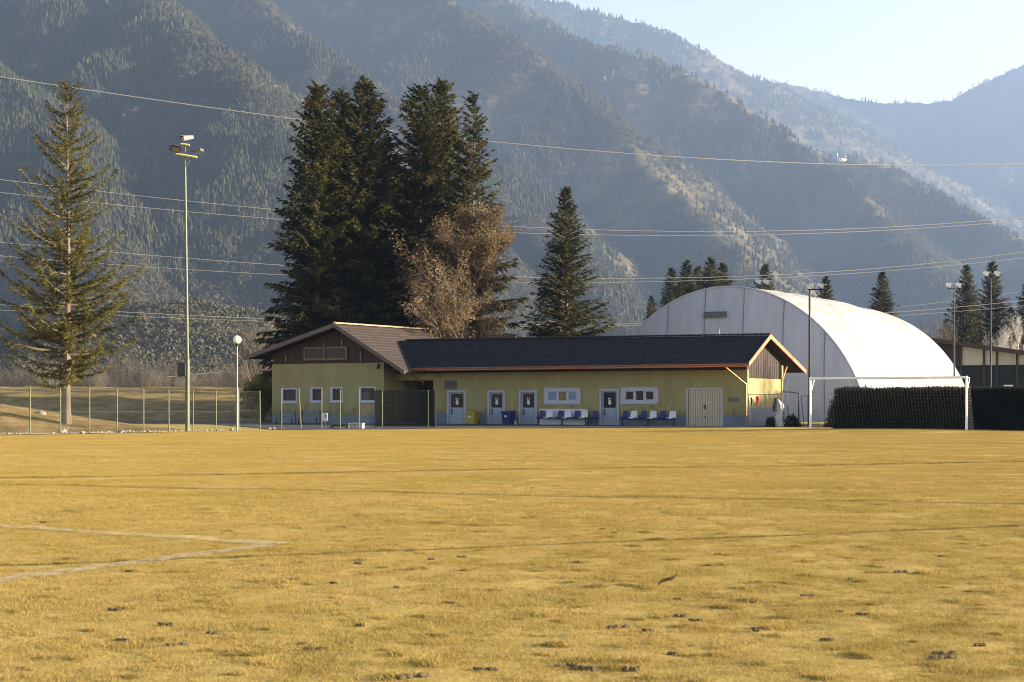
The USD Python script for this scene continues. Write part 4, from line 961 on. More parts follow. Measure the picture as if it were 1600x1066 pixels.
for px, py, Y, lab in mid:
    s_ = top_scale(py, Y, 17.9) if True else 1; w_ = s_ * (1.0 if px < 1250 else 0.95)
    dup(single, base_at(px, Y), RNG.uniform(0, 360), lab, 'spruces behind the dome', (w_ * 1.25, w_ * 1.25, s_))
for px, py, Y, lab in [(1018, 462, 170, 'low dark spruce whose tip shows over the left shoulder of the dome'), (1064, 440, 172, 'dark spruce in front of the row over the dome crest')]:
    s_ = top_scale(py, Y, 17.9); dup(single, base_at(px, Y), RNG.uniform(0, 360), lab, 'spruces behind the dome', (s_, s_, s_))

# tan tree with withered leaves in front of the tall group
wood, tips = grow(531, 13.2, 0.13, levels=3, n=(26, 8, 5), spread=0.60, upw=0.30, l0=0.40, shrink=0.55, base=0.10, wig=0.10)
r_ = np.random.default_rng(532); B, Dn = [], []
for pts, d in tips:
    m = 32; t = r_.random(m) * (len(pts) - 1); i = t.astype(int); q = pts[i] + (pts[np.minimum(i + 1, len(pts) - 1)] - pts[i]) * (t - i)[:, None]
    B.append(q + 0.17 * r_.normal(size=(m, 3))); Dn.append(unit(d + 0.9 * r_.normal(size=(m, 3))))
B = np.vstack(B); Dn = np.vstack(Dn); n_ = len(B)
lv = kites(B, Dn, unit(np.cross(Dn, r_.normal(size=(n_, 3)))), r_.uniform(.08, .20, n_), r_.uniform(.06, .12, n_), droop=.3)
tw = thing('withered_tree', 'bushy tan tree with withered leaves in front of the tall spruces', 'tree', base_at(697, 111), 0, None, (1.3, 1.3, 1.2)); obj('trunk', wood.mesh(), bark_t, tw); obj('crown', lv, leaf_tan, tw)
dup(tw, base_at(770, 112.5), 130, 'low tan bush with withered leaves at the right foot of the tall spruces', None, (.72, .72, .56))
dup(tw, base_at(640, 112), 220, 'low tan bush with withered leaves above the left wing ridge', None, (.62, .62, .47))

# bare trees
def bare(name, seed, H, mat, label, group, loc, rot=0, scale=1, **k):
    wood, tips = grow(seed, H, **k)
    t = thing(name, label, 'tree', loc, rot, group, scale)
    obj('trunk', wood.mesh(), mat, t)
    tw_ = MB(); r = np.random.default_rng(seed + 1)
    for pts, d in tips:
        for j in range(5):
            p = pts[r.integers(0, len(pts))]; e = unit(d + .8 * r.normal(size=3) + [0, 0, .3]) * r.uniform(.25, .7) * H / 9
            s = unit(np.cross(e, r.normal(size=3))) * 0.010 * H / 9
            tw_.add([p - s, p + s, p + e], [(0, 1, 2)])
    tw_.build('twigs', mat, t)
    return t
LG = 'bare trees behind the levee'
b1 = bare('bare_tree', 541, 8.2, bark_t, 'broad bare willow with upright pale twigs behind the left wing', LG, base_at(408, 132), trunk_r=.13, levels=3, n=(8, 6, 5), spread=.55, upw=.5, l0=.75, stems=4, base=.12)
b2 = bare('bare_shrub', 543, 6.0, bark_g, 'bare purple-brown shrub at the left edge behind the levee', LG, base_at(-12, 200), trunk_r=.10, levels=3, n=(7, 6, 4), spread=.8, upw=.25, l0=.72, stems=4, base=.1)
b3 = bare('bare_shrub', 545, 6.5, bark_t, 'pale bare shrub behind the levee right of the floodlight mast', LG, base_at(322, 196), trunk_r=.10, levels=3, n=(7, 6, 4), spread=.75, upw=.35, l0=.7, stems=5, base=.1)
for px, Y, s_, src, lab in [(18, 206, 1.1, b2, 'bare shrub left of the thin spruce, at the edge of the levee row'), (44, 215, 1.5, b2, 'tall grey bare shrub just left of the thin spruce trunk'), (82, 204, 1.2, b3, 'pale bare shrub seen left of the thin spruce trunk'), (126, 209, 1.25, b2, 'bare shrub under the low branches of the thin spruce'),
        (158, 202, 1.0, b3, 'low pale shrub right of the thin spruce trunk'), (188, 212, 1.6, b2, 'dark bare shrub midway between thin spruce and floodlight mast'), (216, 206, 1.35, b2, 'dark bare shrub second left of the floodlight mast'), (244, 204, 1.0, b3, 'pale shrub just left of the switch box on the mast'), (262, 210, 1.45, b2, 'bare dark shrub behind the switch box'),
        (296, 203, .95, b3, 'pale shrub directly behind the floodlight mast'), (346, 200, 1.05, b2, 'brown shrub between the mast and the globe lamp'), (366, 192, 1.1, b3, 'pale shrub behind the globe lamp post'), (436, 150, .9, b3, 'pale shrub behind the corner of the left wing')]:
    dup(src, base_at(px, Y), RNG.uniform(0, 360), lab, LG, (s_, s_, s_))
dup(b1, base_at(374, 142), 100, 'low bare willow with pale twigs behind the globe lamp', LG, (.8, .8, .62))
for px, Y, sc_, lab in [(1452, 165, 1.25, 'brown bare tree over the sunlit shoulder of the dome'), (1432, 172, 1.05, 'lower brown bare tree over the dome near its end'), (1235, 188, 1.55, 'brown bare tree over the dome right of the larch'), (1218, 192, 1.5, 'brown bare tree over the dome beside the pair of floodlights')]:
    dup(b1, base_at(px, Y), RNG.uniform(0, 360), lab, 'bare trees behind the dome', (sc_, sc_, sc_))
larch = spruce(551, 20.5, 3.2, z0=1.5, dz=.6, nb=6, sprays=16, sl=(.3, .6), sw=.035, rise=.15, droop=.2, tip=.2, ragged=.4)
larch_n = leafmat('larch_twigs', (0.16, 0.10, 0.065), (0.30, 0.19, 0.12), .2)
t_l = tree('larch_tree', 'bare russet larch above the crest of the dome', None, base_at(1168, 190), 0, (1, 1, top_scale(404, 190, 20.5)), larch, (bark_g, bark_g, larch_n))
dup(t_l, base_at(1128, 215), 80, 'pale russet larch top behind the row of spruces over the dome', None, (1.0, 1.0, top_scale(392, 215, 20.5)))
bi = bare('birch_tree', 561, 13.0, bark_w, 'bare white-stemmed birch with two stems at right above the pavilion roof', None, base_at(1556, 168), trunk_r=.14, levels=3, n=(9, 6, 4), spread=.5, upw=.5, l0=.42, stems=2, base=.3)
# yellow-green willow bush beside the left wing
wood, tips = grow(571, 4.2, .07, levels=2, n=(8, 6), spread=.7, upw=.4, l0=.6, stems=6, base=.1)
B, Dn = [], []
for pts, d in tips:
    m = 26; q = pts[r_.integers(0, len(pts), m)] + .14 * r_.normal(size=(m, 3)); B.append(q); Dn.append(unit(d + .7 * r_.normal(size=(m, 3)) - [0, 0, .2]))
B = np.vstack(B); Dn = np.vstack(Dn); n_ = len(B)
yb = thing('willow_bush', 'yellow-green willow bush beside the corner of the left wing', 'bush', base_at(405, 113), 0, None, (.95, .95, .95)); obj('stems', wood.mesh(), bark_t, yb); obj('crown', kites(B, Dn, unit(np.cross(Dn, r_.normal(size=(n_, 3)))), r_.uniform(.12, .30, n_), r_.uniform(.04, .07, n_), .4), leaf_yel, yb)

# hedge behind the goal
GL = np.array([(1266 - CX) / F * 70.4, 70.4])
ROTG = -30.0
hg = thing('hedge', 'long clipped dark evergreen hedge behind the football goal', 'hedge', (GL[0], GL[1], -0.1), ROTG)
hx0, hx1, hy0, hy1, hh = 0.45, 15.0, 2.45, 3.85, 1.98
MB().box((hx0 + .15, hy0 + .12, 0), (hx1 - .1, hy1 - .12, hh - .03)).build('core', core_m, hg)
n_ = 62000; r_ = np.random.default_rng(581)
fx_ = r_.random(n_); kind_ = r_.random(n_)
px_ = hx0 + (hx1 - hx0) * r_.random(n_); py_ = np.where(kind_ < .68, hy0, hy0 + (hy1 - hy0) * r_.random(n_)); pz_ = np.where(kind_ < .68, hh * r_.random(n_), hh)
en = kind_ > .93; px_ = np.where(en, hx0, px_); py_ = np.where(en, hy0 + (hy1 - hy0) * r_.random(n_), py_); pz_ = np.where(en, hh * r_.random(n_), pz_)
lump = .16 * (meshkit.fbm(np.stack([px_ * .9, pz_ * 1.2 + 5, py_], -1), 3, 5) - .5) * 2
B = np.column_stack([px_ + en * (.25 * np.sin(pz_ * 1.4) - .1), py_ + np.where(kind_ < .68, lump, 0), pz_ + np.where((kind_ >= .68) & ~en, lump * .9, 0)]) + .05 * r_.normal(size=(n_, 3))
nrm = np.where(en[:, None], [-1, 0, .2], np.where((kind_ < .68)[:, None], [0, -1, .25], [0, 0, 1.0])); Dn = unit(nrm + .9 * r_.normal(size=(n_, 3)) + [0, 0, .5])
obj('foliage', kites(B, Dn, unit(np.cross(Dn, r_.normal(size=(n_, 3)))), r_.uniform(.05, .13, n_), r_.uniform(.02, .05, n_), .1), leaf_hedge, hg)
sh = MB(); 
for k in range(260):
    p = np.array([hx0 + r_.uniform(-.25, .6), r_.uniform(hy0, hy1), r_.uniform(.2, 1.9)]); e = unit([-.6 + .5 * r_.normal(), -.3 + .5 * r_.normal(), .8]) * r_.uniform(.15, .4); s_ = unit(np.cross(e, r_.normal(size=3))) * .008
    sh.add([p - s_, p + s_, p + e], [(0, 1, 2)])
for k in range(420):
    p = np.array([r_.uniform(hx0, hx1), r_.uniform(hy0 - .05, hy1), hh - .08]); e = unit([.35 * r_.normal(), .35 * r_.normal(), 1.0]) * r_.uniform(.06, .24); s_ = unit(np.cross(e, r_.normal(size=3))) * .010
    sh.add([p - s_, p + s_, p + e], [(0, 1, 2)])
sh.build('dry_shoots', bark_g, hg)

# ------------------------------------------------------------------ goals
gl = thing('football_goal', 'white full-size football goal with net in front of the hedge', 'goal', (GL[0], GL[1], float(ground_h(*GL))), ROTG)
WG, HG = 7.32, 2.44
for x in (0, WG): MB().tube([(x, 0, -.1), (x, 0, HG + .06)], .06, 14).build('post', white_p, gl)
MB().tube([(.0605, 0, HG), (WG - .0605, 0, HG)], .058, 14).build('crossbar', white_p, gl)
for x in (0, WG): MB().tube([(x, .05, 1.72), (x, .52, 2.30), (x, .60, 2.42)], .022, 6).tube([(x, .05, HG), (x, .60, 2.42)], .018, 6).build('net_bracket', white_p, gl)
nt_ = MB()
def netpt(u, s):      # s from the crossbar back and down to the ground
    pr = np.array([(0, HG), (.60, HG - .03 - .10 * math.sin(u * math.pi) ** .5), (.95, 1.4), (1.55, 0.02)])
    t = s * 3; i = min(int(t), 2); q = pr[i] + (pr[i + 1] - pr[i]) * (t - i); return q
us = np.linspace(0, 1, 49)
for u_ in us:
    nt_.tube([(u_ * WG, *netpt(u_, s_)) for s_ in np.linspace(0, 1, 10)], .0034, 3, caps=False)
for s_ in np.concatenate([np.linspace(0.06, .33, 4), np.linspace(.36, 1, 15)]):
    nt_.tube([(u_ * WG, *netpt(u_, s_)) for u_ in np.linspace(0, 1, 25)], .0012, 3, caps=False)
for x in (0, WG):
    for z in np.linspace(.02, 2.3, 16):
        yb_ = np.interp(z, [0, 1.4, 2.41], [1.55, .95, .6]); nt_.tube([(x, 0.05, z), (x, yb_ * .5, z - .02), (x, yb_, z)], .006, 3, caps=False)
    for y in np.linspace(.14, 1.4, 9):
        zt = np.interp(y, [.6, .95, 1.55], [2.41, 1.4, 0]) if y > .6 else HG; nt_.tube([(x, y, 0), (x, y, zt)], .006, 3, caps=False)
nt_.build('net', net_m, gl)
p = np.array([(1590.5 - CX) / F * 69.5, 69.5])
g2 = thing('small_goal', 'small white training goal cut by the right edge in front of the hedge', 'goal', (p[0], p[1], float(ground_h(*p)) - 0.02), ROTG)
for x in (0, 3.0): MB().tube([(x, 0, -.1), (x, 0, 1.58)], .035, 10).build('post', white_p, g2)
MB().tube([(.036, 0, 1.56), (2.964, 0, 1.56)], .033, 10).build('crossbar', white_p, g2)
for x in (0, 3.0): MB().tube([(x, 0.05, 1.5), (x, .9, .02)], .02, 6).build('stay', white_p, g2)
MB().tube([(0.02, .9, .02), (2.98, .9, .02)], .02, 6).build('ground_bar', white_p, g2)

# ------------------------------------------------------------------ air dome
DB = np.array([(1355 - CX) / F * 110, 110.0]); DW, DL, DH = 22.6, 34.5, 10.55
dome = thing('sports_dome', 'large white barrel-shaped sports dome with a shaded front and sunlit flank', 'hall', (DB[0], DB[1], -0.2), -30)
def prof(s): return DH * np.clip(1 - np.abs(s) ** 2.0, 0, 1) ** 0.60
ss = np.sin(np.linspace(-np.pi / 2, np.pi / 2, 65)) * 1.0
yy_ = np.linspace(0, DL, 40)
SS, YY = np.meshgrid(ss, yy_, indexing='ij')
bul = 1 + 0.025 * np.sin(YY / DL * np.pi)
XX = -DW / 2 + SS * DW / 2 * bul; ZZ = prof(SS) * (1 + 0.02 * np.sin(YY / DL * np.pi))
wr = 0.34 * (meshkit.fbm(np.stack([SS * 2.2 + YY / 9, YY / 3.6 - SS * 1.2, SS * 0], -1), 4, 3) - .5) + .03 * np.cos(YY / DL * 2 * np.pi * 12)
ZZ = ZZ + wr * np.clip(np.minimum(YY, DL - YY), 0, 1) * np.clip(ZZ / 2, 0, 1); XX = XX + .5 * wr * np.sign(SS) * np.clip(np.minimum(YY, DL - YY), 0, 1) * np.abs(SS)
a_, b_ = SS.shape; i, j = np.meshgrid(np.arange(a_ - 1), np.arange(b_ - 1), indexing='ij')
q = np.stack([i * b_ + j, (i + 1) * b_ + j, (i + 1) * b_ + j + 1, i * b_ + j + 1], -1).reshape(-1, 4)
obj('membrane', (np.stack([XX, YY, ZZ], -1).reshape(-1, 3), q), dome_m, dome, smooth=True)
npan = 7
cuts = np.linspace(-1, 1, npan + 1)
for k in range(npan):                                                     # the front wall's vertical strips of cloth
    a, b = cuts[k], cuts[k + 1]; sk = .012
    xs = np.linspace(a + sk * .25, b - sk * .25, 9); zs = np.linspace(0, 1, 15)
    XS, ZS = np.meshgrid(xs, zs, indexing='ij'); z_ = prof(XS) * ZS * .998; lean_ = .05 * (XS)
    y_ = -0.03 - .025 * np.sin((XS - a) / (b - a) * np.pi) - .45 * (1 - XS ** 2) * np.sin(ZS * np.pi) + .05 * (meshkit.fbm(np.stack([XS * 9, ZS * 3, XS * 0 + k], -1), 3, 8) - .5)
    n9 = 15; ii, jj = np.meshgrid(np.arange(8), np.arange(14), indexing='ij')
    q = np.stack([ii * n9 + jj, (ii + 1) * n9 + jj, (ii + 1) * n9 + jj + 1, ii * n9 + jj + 1], -1).reshape(-1, 4)
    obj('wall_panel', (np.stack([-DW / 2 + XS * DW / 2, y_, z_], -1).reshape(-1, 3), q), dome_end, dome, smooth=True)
for c in cuts[1:-1]:
    zs = np.linspace(0, prof(c) * .995, 14); t_ = zs / prof(c)
    MB().tube(np.column_stack([np.full(14, -DW / 2 + c * DW / 2), -.06 - .45 * (1 - c * c) * np.sin(t_ * np.pi), zs]), .018, 5).build('seam', seam_m, dome)
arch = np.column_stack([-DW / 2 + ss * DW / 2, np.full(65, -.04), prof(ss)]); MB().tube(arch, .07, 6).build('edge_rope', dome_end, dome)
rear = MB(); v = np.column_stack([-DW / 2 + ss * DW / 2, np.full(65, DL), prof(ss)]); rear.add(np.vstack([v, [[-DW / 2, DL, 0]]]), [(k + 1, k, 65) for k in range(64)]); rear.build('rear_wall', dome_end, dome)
MB().box((-.05, -.2, 0), (.35, DL, .38)).build('base_beam', gravel, dome, label='pale beam along the foot of the sunlit flank')
cor = MB().add([(-.6, -.06, 0), (.5, -.7, 0), (.9, .5, 0), (-.1, -.05, 3.0)], [(0, 1, 3), (1, 2, 3)]); cor.build('corner_flap', dome_end, dome)
# blank panel on the front: on the curved wall at its place
kx = -DW / 2 + ((1135 - 1147) / F * 115) / .95
MB().cbox((kx, -.55, 8.35), (1.95, .05, .46), bevel=.02).build('sign_panel', grey_m, dome, label='blank grey panel high on the front wall')

# ------------------------------------------------------------------ pavilion at right
PA = np.array([(1462 - CX) / F * 156, 156.0]); PBx = 17.5
pv = thing('timber_pavilion', 'dark open timber pavilion with sloping roof, cream blinds and green windbreak netting', 'building', (PA[0], PA[1], -0.2), -24)
zl, zr2 = 8.2, 5.4
MB().slab([(-1.5, -1.2, zl + .25), (PBx, -1.2, zr2), (PBx, 9, zr2), (-1.5, 9, zl + .25)], .42).build('roof', timber_d, pv)
def zroof(x): return zl + .25 + (zr2 - zl - .25) * (x + 1.5) / (PBx + 1.5) - .43
pxs = [0.0, 2.6, 4.9, 6.2, 8.2, 10.8, 11.5, 14.4, 17.0]
for x in pxs: MB().box((x - .11, -.1, 0), (x + .11, .12, float(zroof(x)))).build('post', timber_d, pv)
for k, (a, b) in enumerate(zip(pxs[:-1], pxs[1:])):
    if b - a < .8: continue
    n = 8; xs = np.linspace(a + .11, b - .11, n + 1)
    vb = []; 
    for x in xs: vb += [(x, .05 + .03 * math.sin(x * 9), 5.35), (x, .05 + .03 * math.sin(x * 9), float(zroof(x)) - .02)]
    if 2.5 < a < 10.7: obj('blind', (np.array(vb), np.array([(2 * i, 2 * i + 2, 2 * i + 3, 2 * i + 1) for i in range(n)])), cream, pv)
    else: obj('blind', (np.array(vb), np.array([(2 * i, 2 * i + 2, 2 * i + 3, 2 * i + 1) for i in range(n)])), timber_m, pv, label='dark brown blind')  # the outer bays get a dark brown blind
    MB().box((a + .11, .02, 0), (b - .11, .04, 5.28)).build('windbreak_net', net_dark, pv)
for z in (2.4, 5.30): MB().box((-.1, -.16, z - .03), (17.1, -.102, z + .03)).build('rail', dgrey_m, pv)
MB().box((-1.2, 8.6, 0), (PBx - .2, 8.8, 4.9)).build('back_wall', timber_d, pv)
cb = W(1575.5, 606, 84)
cbt = thing('white_cabinet', 'small white cabinet whose top shows above the hedge at right', 'cabinet', (cb[0], cb[1], -0.25), -10)
MB().cbox((0, 0, 1.25), (.40, .35, 2.4), bevel=.03).build('body', white_p, cbt); MB().cbox((0, 0, 2.48), (.46, .42, .06), bevel=.02).build('lid', white_p, cbt); MB().box((-.012, -.18, .3), (.012, -.172, 2.3)).build('door_gap', dgrey_m, cbt)

# ------------------------------------------------------------------ floodlight masts and lamp
def lampbox(mb_parent, c, yaw, size=(.75, .42, .30), tilt=-12, mat=grey_m):
    "a floodlight: a tapering box with a rim, tilted downwards, facing yaw"
    sx, sy, sz = size
    v = np.array([(-sx/2*.7, sy/2, -sz/2*.6), (sx/2*.7, sy/2, -sz/2*.6), (sx/2*.7, sy/2, sz/2*.75), (-sx/2*.7, sy/2, sz/2*.75), (-sx/2, -sy/2, -sz/2), (sx/2, -sy/2, -sz/2), (sx/2, -sy/2, sz/2), (-sx/2, -sy/2, sz/2)])
    hous = trimesh.Trimesh(v, [(0,3,2),(0,2,1),(0,1,5),(0,5,4),(1,2,6),(1,6,5),(2,3,7),(2,7,6),(3,0,4),(3,4,7)], process=False)
    gl_ = trimesh.creation.box((sx * .92, .02, sz * .88)); gl_.apply_translation([0, -sy/2 + .03, 0])
    vis = trimesh.creation.box((sx * 1.04, .16, .02)); vis.apply_translation([0, -sy/2 - .06, sz/2 + .012])
    T_ = trimesh.transformations.euler_matrix(math.radians(-tilt), 0, math.radians(yaw)); T_[:3, 3] = c
    for m in (hous, gl_, vis): m.apply_transform(T_)
    h = obj('floodlight', trimesh.util.concatenate([hous, vis]), mat, mb_parent); obj('glass', gl_, glass_d, h)
mx, mY = (293 - CX) / F * 73, 73.0
bz0 = float(ground_h(mx, mY))
mast = thing('floodlight_mast', 'tall green floodlight mast with three lamps and a dark switch box, left of the clubhouse', 'floodlight', (mx, mY, 0), 0)
def mz(py): return EYE + (HY - py) / F * mY
MB().tube([(0, 0, bz0 - .1), (0, 0, mz(562))], .115, 12).tube([(0, 0, mz(562)), (0, 0, mz(560))], [.115, .08], 12).tube([(0, 0, mz(560)), (-.12, 0, mz(262))], [.08, .055], 12).tube([(-.12, 0, mz(262)), (-.12, 0, mz(224))], .045, 8).build('pole', green_m, mast)
s_ = mY / F
MB().tube([(-.12, 0, mz(263)), (-.12 - 12 * s_, 0, mz(242))], .022, 6).tube([(-.12, 0, mz(263)), (-.12 + 11 * s_, 0, mz(244))], .022, 6).build('brace', green_m, mast)
MB().tube([(-18 * s_, -.05, mz(240.5)), (15 * s_, -.05, mz(246))], .055, 6).tube([(-10 * s_, -.04, mz(225)), (3 * s_, -.04, mz(227))], .05, 6).build('crossarm', yel_m, mast)
lampbox(mast, (-20 * s_, -.12, mz(233)), 50, (.52, .38, .34), -14, dgrey_m); lampbox(mast, (0.5 * s_, -.1, mz(217)), -62, (.58, .52, .25), -12, grey_m); lampbox(mast, (17 * s_, .12, mz(236)), -110, (.46, .38, .19), -18, grey_m)
MB().cbox((-7.5 * s_ - .03, 0.0, mz(577.5)), (.40, .34, .70), bevel=.03).build('switch_box', dgrey_m, mast)
lamp_g = M('lamp_housing', (0.60, 0.60, 0.60), .45, .1, 4)
def dmast(px, Y, py_top, lights, label, dx=.6):
    x = (px - CX) / F * Y; zt = EYE + (HY - py_top) / F * Y
    t = thing('floodlight_mast', label, 'floodlight', (x, Y, 0), 0)
    MB().tube([(0, 0, -.3), (0, 0, zt)], [.095, .06], 10).build('pole', dgrey_m, t)
    xs = [l[0] / F * Y for l in lights]
    MB().tube([(min(xs + [0]) - .15, 0, zt - .02), (max(xs + [0]) + .15, 0, zt - .02)], .04, 6).build('crossarm', dgrey_m, t)
    for l in lights:
        lampbox(t, (l[0] / F * Y, -.12, zt + .26 * Y / 110), l[1], (.42 * Y / 110, .42 * Y / 110, .34 * Y / 110), -20, lamp_g)
    return t
dmast(1265, 93, 452, [(3, 70), (17, 70)], 'dark floodlight mast in front of the dome just left of the goal')
dmast(1190, 168, 446, [(-5, 70), (7, 70)], 'floodlight mast behind the dome, its two lamps just over the crest')
dmast(1491, 138, 451, [(-9, 65), (6, 65)], 'floodlight mast in front of the narrow spruce at right')
dmast(1548, 140, 433, [(-8, 68), (9, 68)], 'tall floodlight mast in front of the broad spruce at right')
lx, lY = (370.5 - CX) / F * 76, 76.0
lmp = thing('globe_lamp', 'slim park lamp with a cream globe beside the left wing', 'lamp', (lx, lY, 0), 0)
zt = EYE + (HY - 531) / F * lY
MB().tube([(0, 0, -.35), (0, 0, EYE + 22 / F * lY), (0, 0, EYE + 24 / F * lY), (0, 0, zt - .30)], [.06, .06, .042, .038], 10).build('post', galv, lmp)
MB().tube([(0, 0, zt - .34), (0, 0, zt - .20)], [.07, .11], 12).build('collar', dgrey_m, lmp)
sphere = trimesh.creation.icosphere(3, .215); sphere.apply_translation([0, 0, zt]); obj('globe', sphere, globe_m, lmp, smooth=True)

# ------------------------------------------------------------------ fences
fn = thing('wire_fence', 'long chain-link fence on pale green posts along the left side of the pitch', 'fence', (FA[0], FA[1], 0), math.degrees(math.atan2(dv[1], dv[0])))
Lf = float(np.linalg.norm(FB - FA))
def fz(t): return float(ground_h(*(FA + dv * t)))
pp = [-7.2, -5.4, -3.6, -1.8] + list(np.linspace(0, Lf, 10))
for t in pp: MB().tube([(t, 0, fz(t) - .2), (t + .01 * math.sin(9 * t), .01, fz(t) + 2.08)], .028, 8).build('post', post_m, fn)
for z in (.08, 1.02, 2.02): MB().tube([(t, .03, fz(t) + z) for t in np.linspace(-8, Lf, 30)], .0035, 4).build('line_wire', galv, fn)
def chain(mb, x0, x1, zf, h, r=.0016, pitch=.085, y=.034):
    for s in (1, -1):
        for a in np.arange(x0 - h, x1 + h, pitch):
            p = [(a, 0.0), (a + h, h)] if s > 0 else [(a + h, 0.0), (a, h)]
            (xa, za), (xb, zb) = p
            def cut(xa, za, xb, zb, X):
                t = (X - xa) / (xb - xa); return X, za + t * (zb - za)
            lo, hi = (p[0], p[1]) if xa < xb else (p[1], p[0])
            if hi[0] <= x0 or lo[0] >= x1: continue
            if lo[0] < x0: lo = cut(*lo, *hi, x0)
            if hi[0] > x1: hi = cut(*lo, *hi, x1)
            mb.tube([(lo[0], y, zf + lo[1]), (hi[0], y, zf + hi[1])], r, 3, caps=False)
ch = MB()
for a, b in zip(np.arange(-8, Lf - .1, 1.8), list(np.arange(-8, Lf - .1, 1.8)[1:]) + [Lf]): chain(ch, a, b, fz((a + b) / 2) + .05, 1.96)
ch.build('chain_link', galv, fn)
# fence in front of the left wing
f2 = thing('wire_fence', 'short wire fence with a leaning post in front of the left wing windows', 'fence', ((425 - CX) / F * 81, 81, 0), -2)
def lx2(px): return (px - 425) / F * 81
for px, top, lean_ in ((440, 607.5, 0), (467, 607, .14), (503, 607.5, 0), (532, 609, 0), (562, 609, 0)):
    MB().tube([(lx2(px) + lean_, 0, -.3), (lx2(px), 0, EYE + (HY - top) / F * 81)], .030, 8).build('post', post_m, f2)
for z in (1.97, 1.0, .05): MB().tube([(x, .03, z - .03 * math.sin(x)) for x in np.linspace(.1, 5.4, 16)], .006 if z > 1.9 else .0035, 4).build('line_wire', galv, f2)
c_ = MB(); chain(c_, .1, 5.4, -.15, 2.0); c_.build('chain_link', galv, f2)
# netted gate to the porch
g_ = thing('mesh_gate', 'dark netted gate and fence in front of the shaded porch', 'gate', ((586 - CX) / F * 85.5, 85.5, 0), -4)
wg = (681 - 586) / F * 85.5
for x in (0, .42, wg - .42, wg): MB().tube([(x, 0, -.3), (x, 0, 1.98)], .035, 8).build('post', post_m if x in (.42, wg - .42) else dgrey_m, g_)
MB().tube([(0, 0, 1.96), (wg, 0, 1.96)], .025, 6).tube([(.42, 0, .02), (wg - .42, 0, .02)], .025, 6).tube([(.42, 0, 1.0), (wg - .42, 0, 1.0)], .02, 6).build('frame', dgrey_m, g_)
nt2 = MB()
for x in np.arange(.03, wg, .032): nt2.box((x, .036, -.15), (x + .017, .039, 1.95))
for z in np.arange(-.14, 1.94, .032): nt2.box((.02, .040, z), (wg - .02, .043, z + .015))
nt2.build('netting', net_dark, g_)
# gate, rail and leaning frames by the right gable
f3 = thing('rail_fence', 'thin rail fence beside the right gable of the clubhouse', 'fence', (13.95, 86.9, 0), -6)
for x in (0, 1.0, 2.0): MB().tube([(x, 0, -.3), (x, 0, 1.76)], .022, 6).build('post', grey_m, f3)
MB().tube([(0, 0, 1.74), (2.0, 0, 1.74)], .022, 6).build('rail', grey_m, f3)
c_ = MB(); chain(c_, .02, 1.98, -.1, 1.8, pitch=.10); c_.build('chain_link', galv, f3)
for k, (x, z1, z0, w_, m) in enumerate(((.16, 1.55, 1.05, .10, M('dark_red_cloth', (.10, .015, .03), .9, .2, 6)), (.50, 1.62, 1.08, .17, red_cloth))):
    t_ = thing('hanging_cloth', ['small dark cloth hung on the rail fence beside the gable corner', 'crimson cloth hung on the rail fence, right of a smaller dark one'][k], 'cloth', (13.95 + x, 86.86 - x * .1, 0), -6)
    u_, v_ = np.meshgrid(np.linspace(0, 1, 7), np.linspace(0, 1, 8), indexing='ij')
    px_ = (u_ - .5) * w_ * (1 - .45 * v_ + .2 * np.sin(v_ * 5)) + .03 * np.sin(v_ * 4); z_ = z1 + (z0 - z1) * v_ - .06 * np.abs(u_ - .5) * v_; y_ = -.03 - .03 * np.sin(u_ * 9 + v_ * 2)
    i, j = np.meshgrid(np.arange(6), np.arange(7), indexing='ij'); q = np.stack([i * 8 + j, i * 8 + j + 1, (i + 1) * 8 + j + 1, (i + 1) * 8 + j], -1).reshape(-1, 4)
    obj('cloth', (np.stack([px_, y_, z_], -1).reshape(-1, 3), q), m, t_, smooth=True); MB().tube([(-w_ * .4, -.01, z1 - .01), (0, .0, z1 + .12), (w_ * .4, -.01, z1 - .01)], .008, 4).build('loop', dgrey_m, t_)
f4 = thing('pipe_frame', 'dark pipe gate frame between the clubhouse corner and the floodlight mast', 'gate', ((1224 - CX) / F * 88, 88, 0), 0)
s8 = 88 / F
MB().tube([(0, 0, -.3), (0, 0, 1.88)], .035, 6).tube([(24 * s8, 0, -.3), (24 * s8, 0, 1.80)], .040, 6).build('post', dgrey_m, f4)
MB().tube([(-.05, 0, 1.90), (15 * s8, 0, 1.87)], .035, 6).tube([(15 * s8, 0, 1.87), (24 * s8, 0, 1.80)], .03, 6).build('top_bar', dgrey_m, f4)
sk = thing('leaning_stick', 'dark stick leaning on the pipe gate frame', 'stick', ((1232 - CX) / F * 87.7, 87.7, 0), 0)
MB().tube([(.02, 0, -.2), (-3.4 * s8, .05, 2.42)], [.03, .022], 6).build('shaft', dgrey_m, sk); MB().tube([(-3.4 * s8 - .02, .05, 2.40), (-3.4 * s8 + .005, .05, 2.52)], .03, 6).build('grip', timber_m, sk)
f5 = thing('pipe_frame', 'second pipe frame with a leaning leg, next to the floodlight mast', 'gate', ((1252 - CX) / F * 89, 89, 0), 0)
MB().tube([(.18, 0, -.3), (0, 0, 1.65)], .022, 6).tube([(.40, 0, -.3), (.40, 0, 1.68)], .022, 6).build('post', dgrey_m, f5); MB().tube([(0, 0, 1.65), (.40, 0, 1.68)], .02, 6).build('top_bar', dgrey_m, f5)
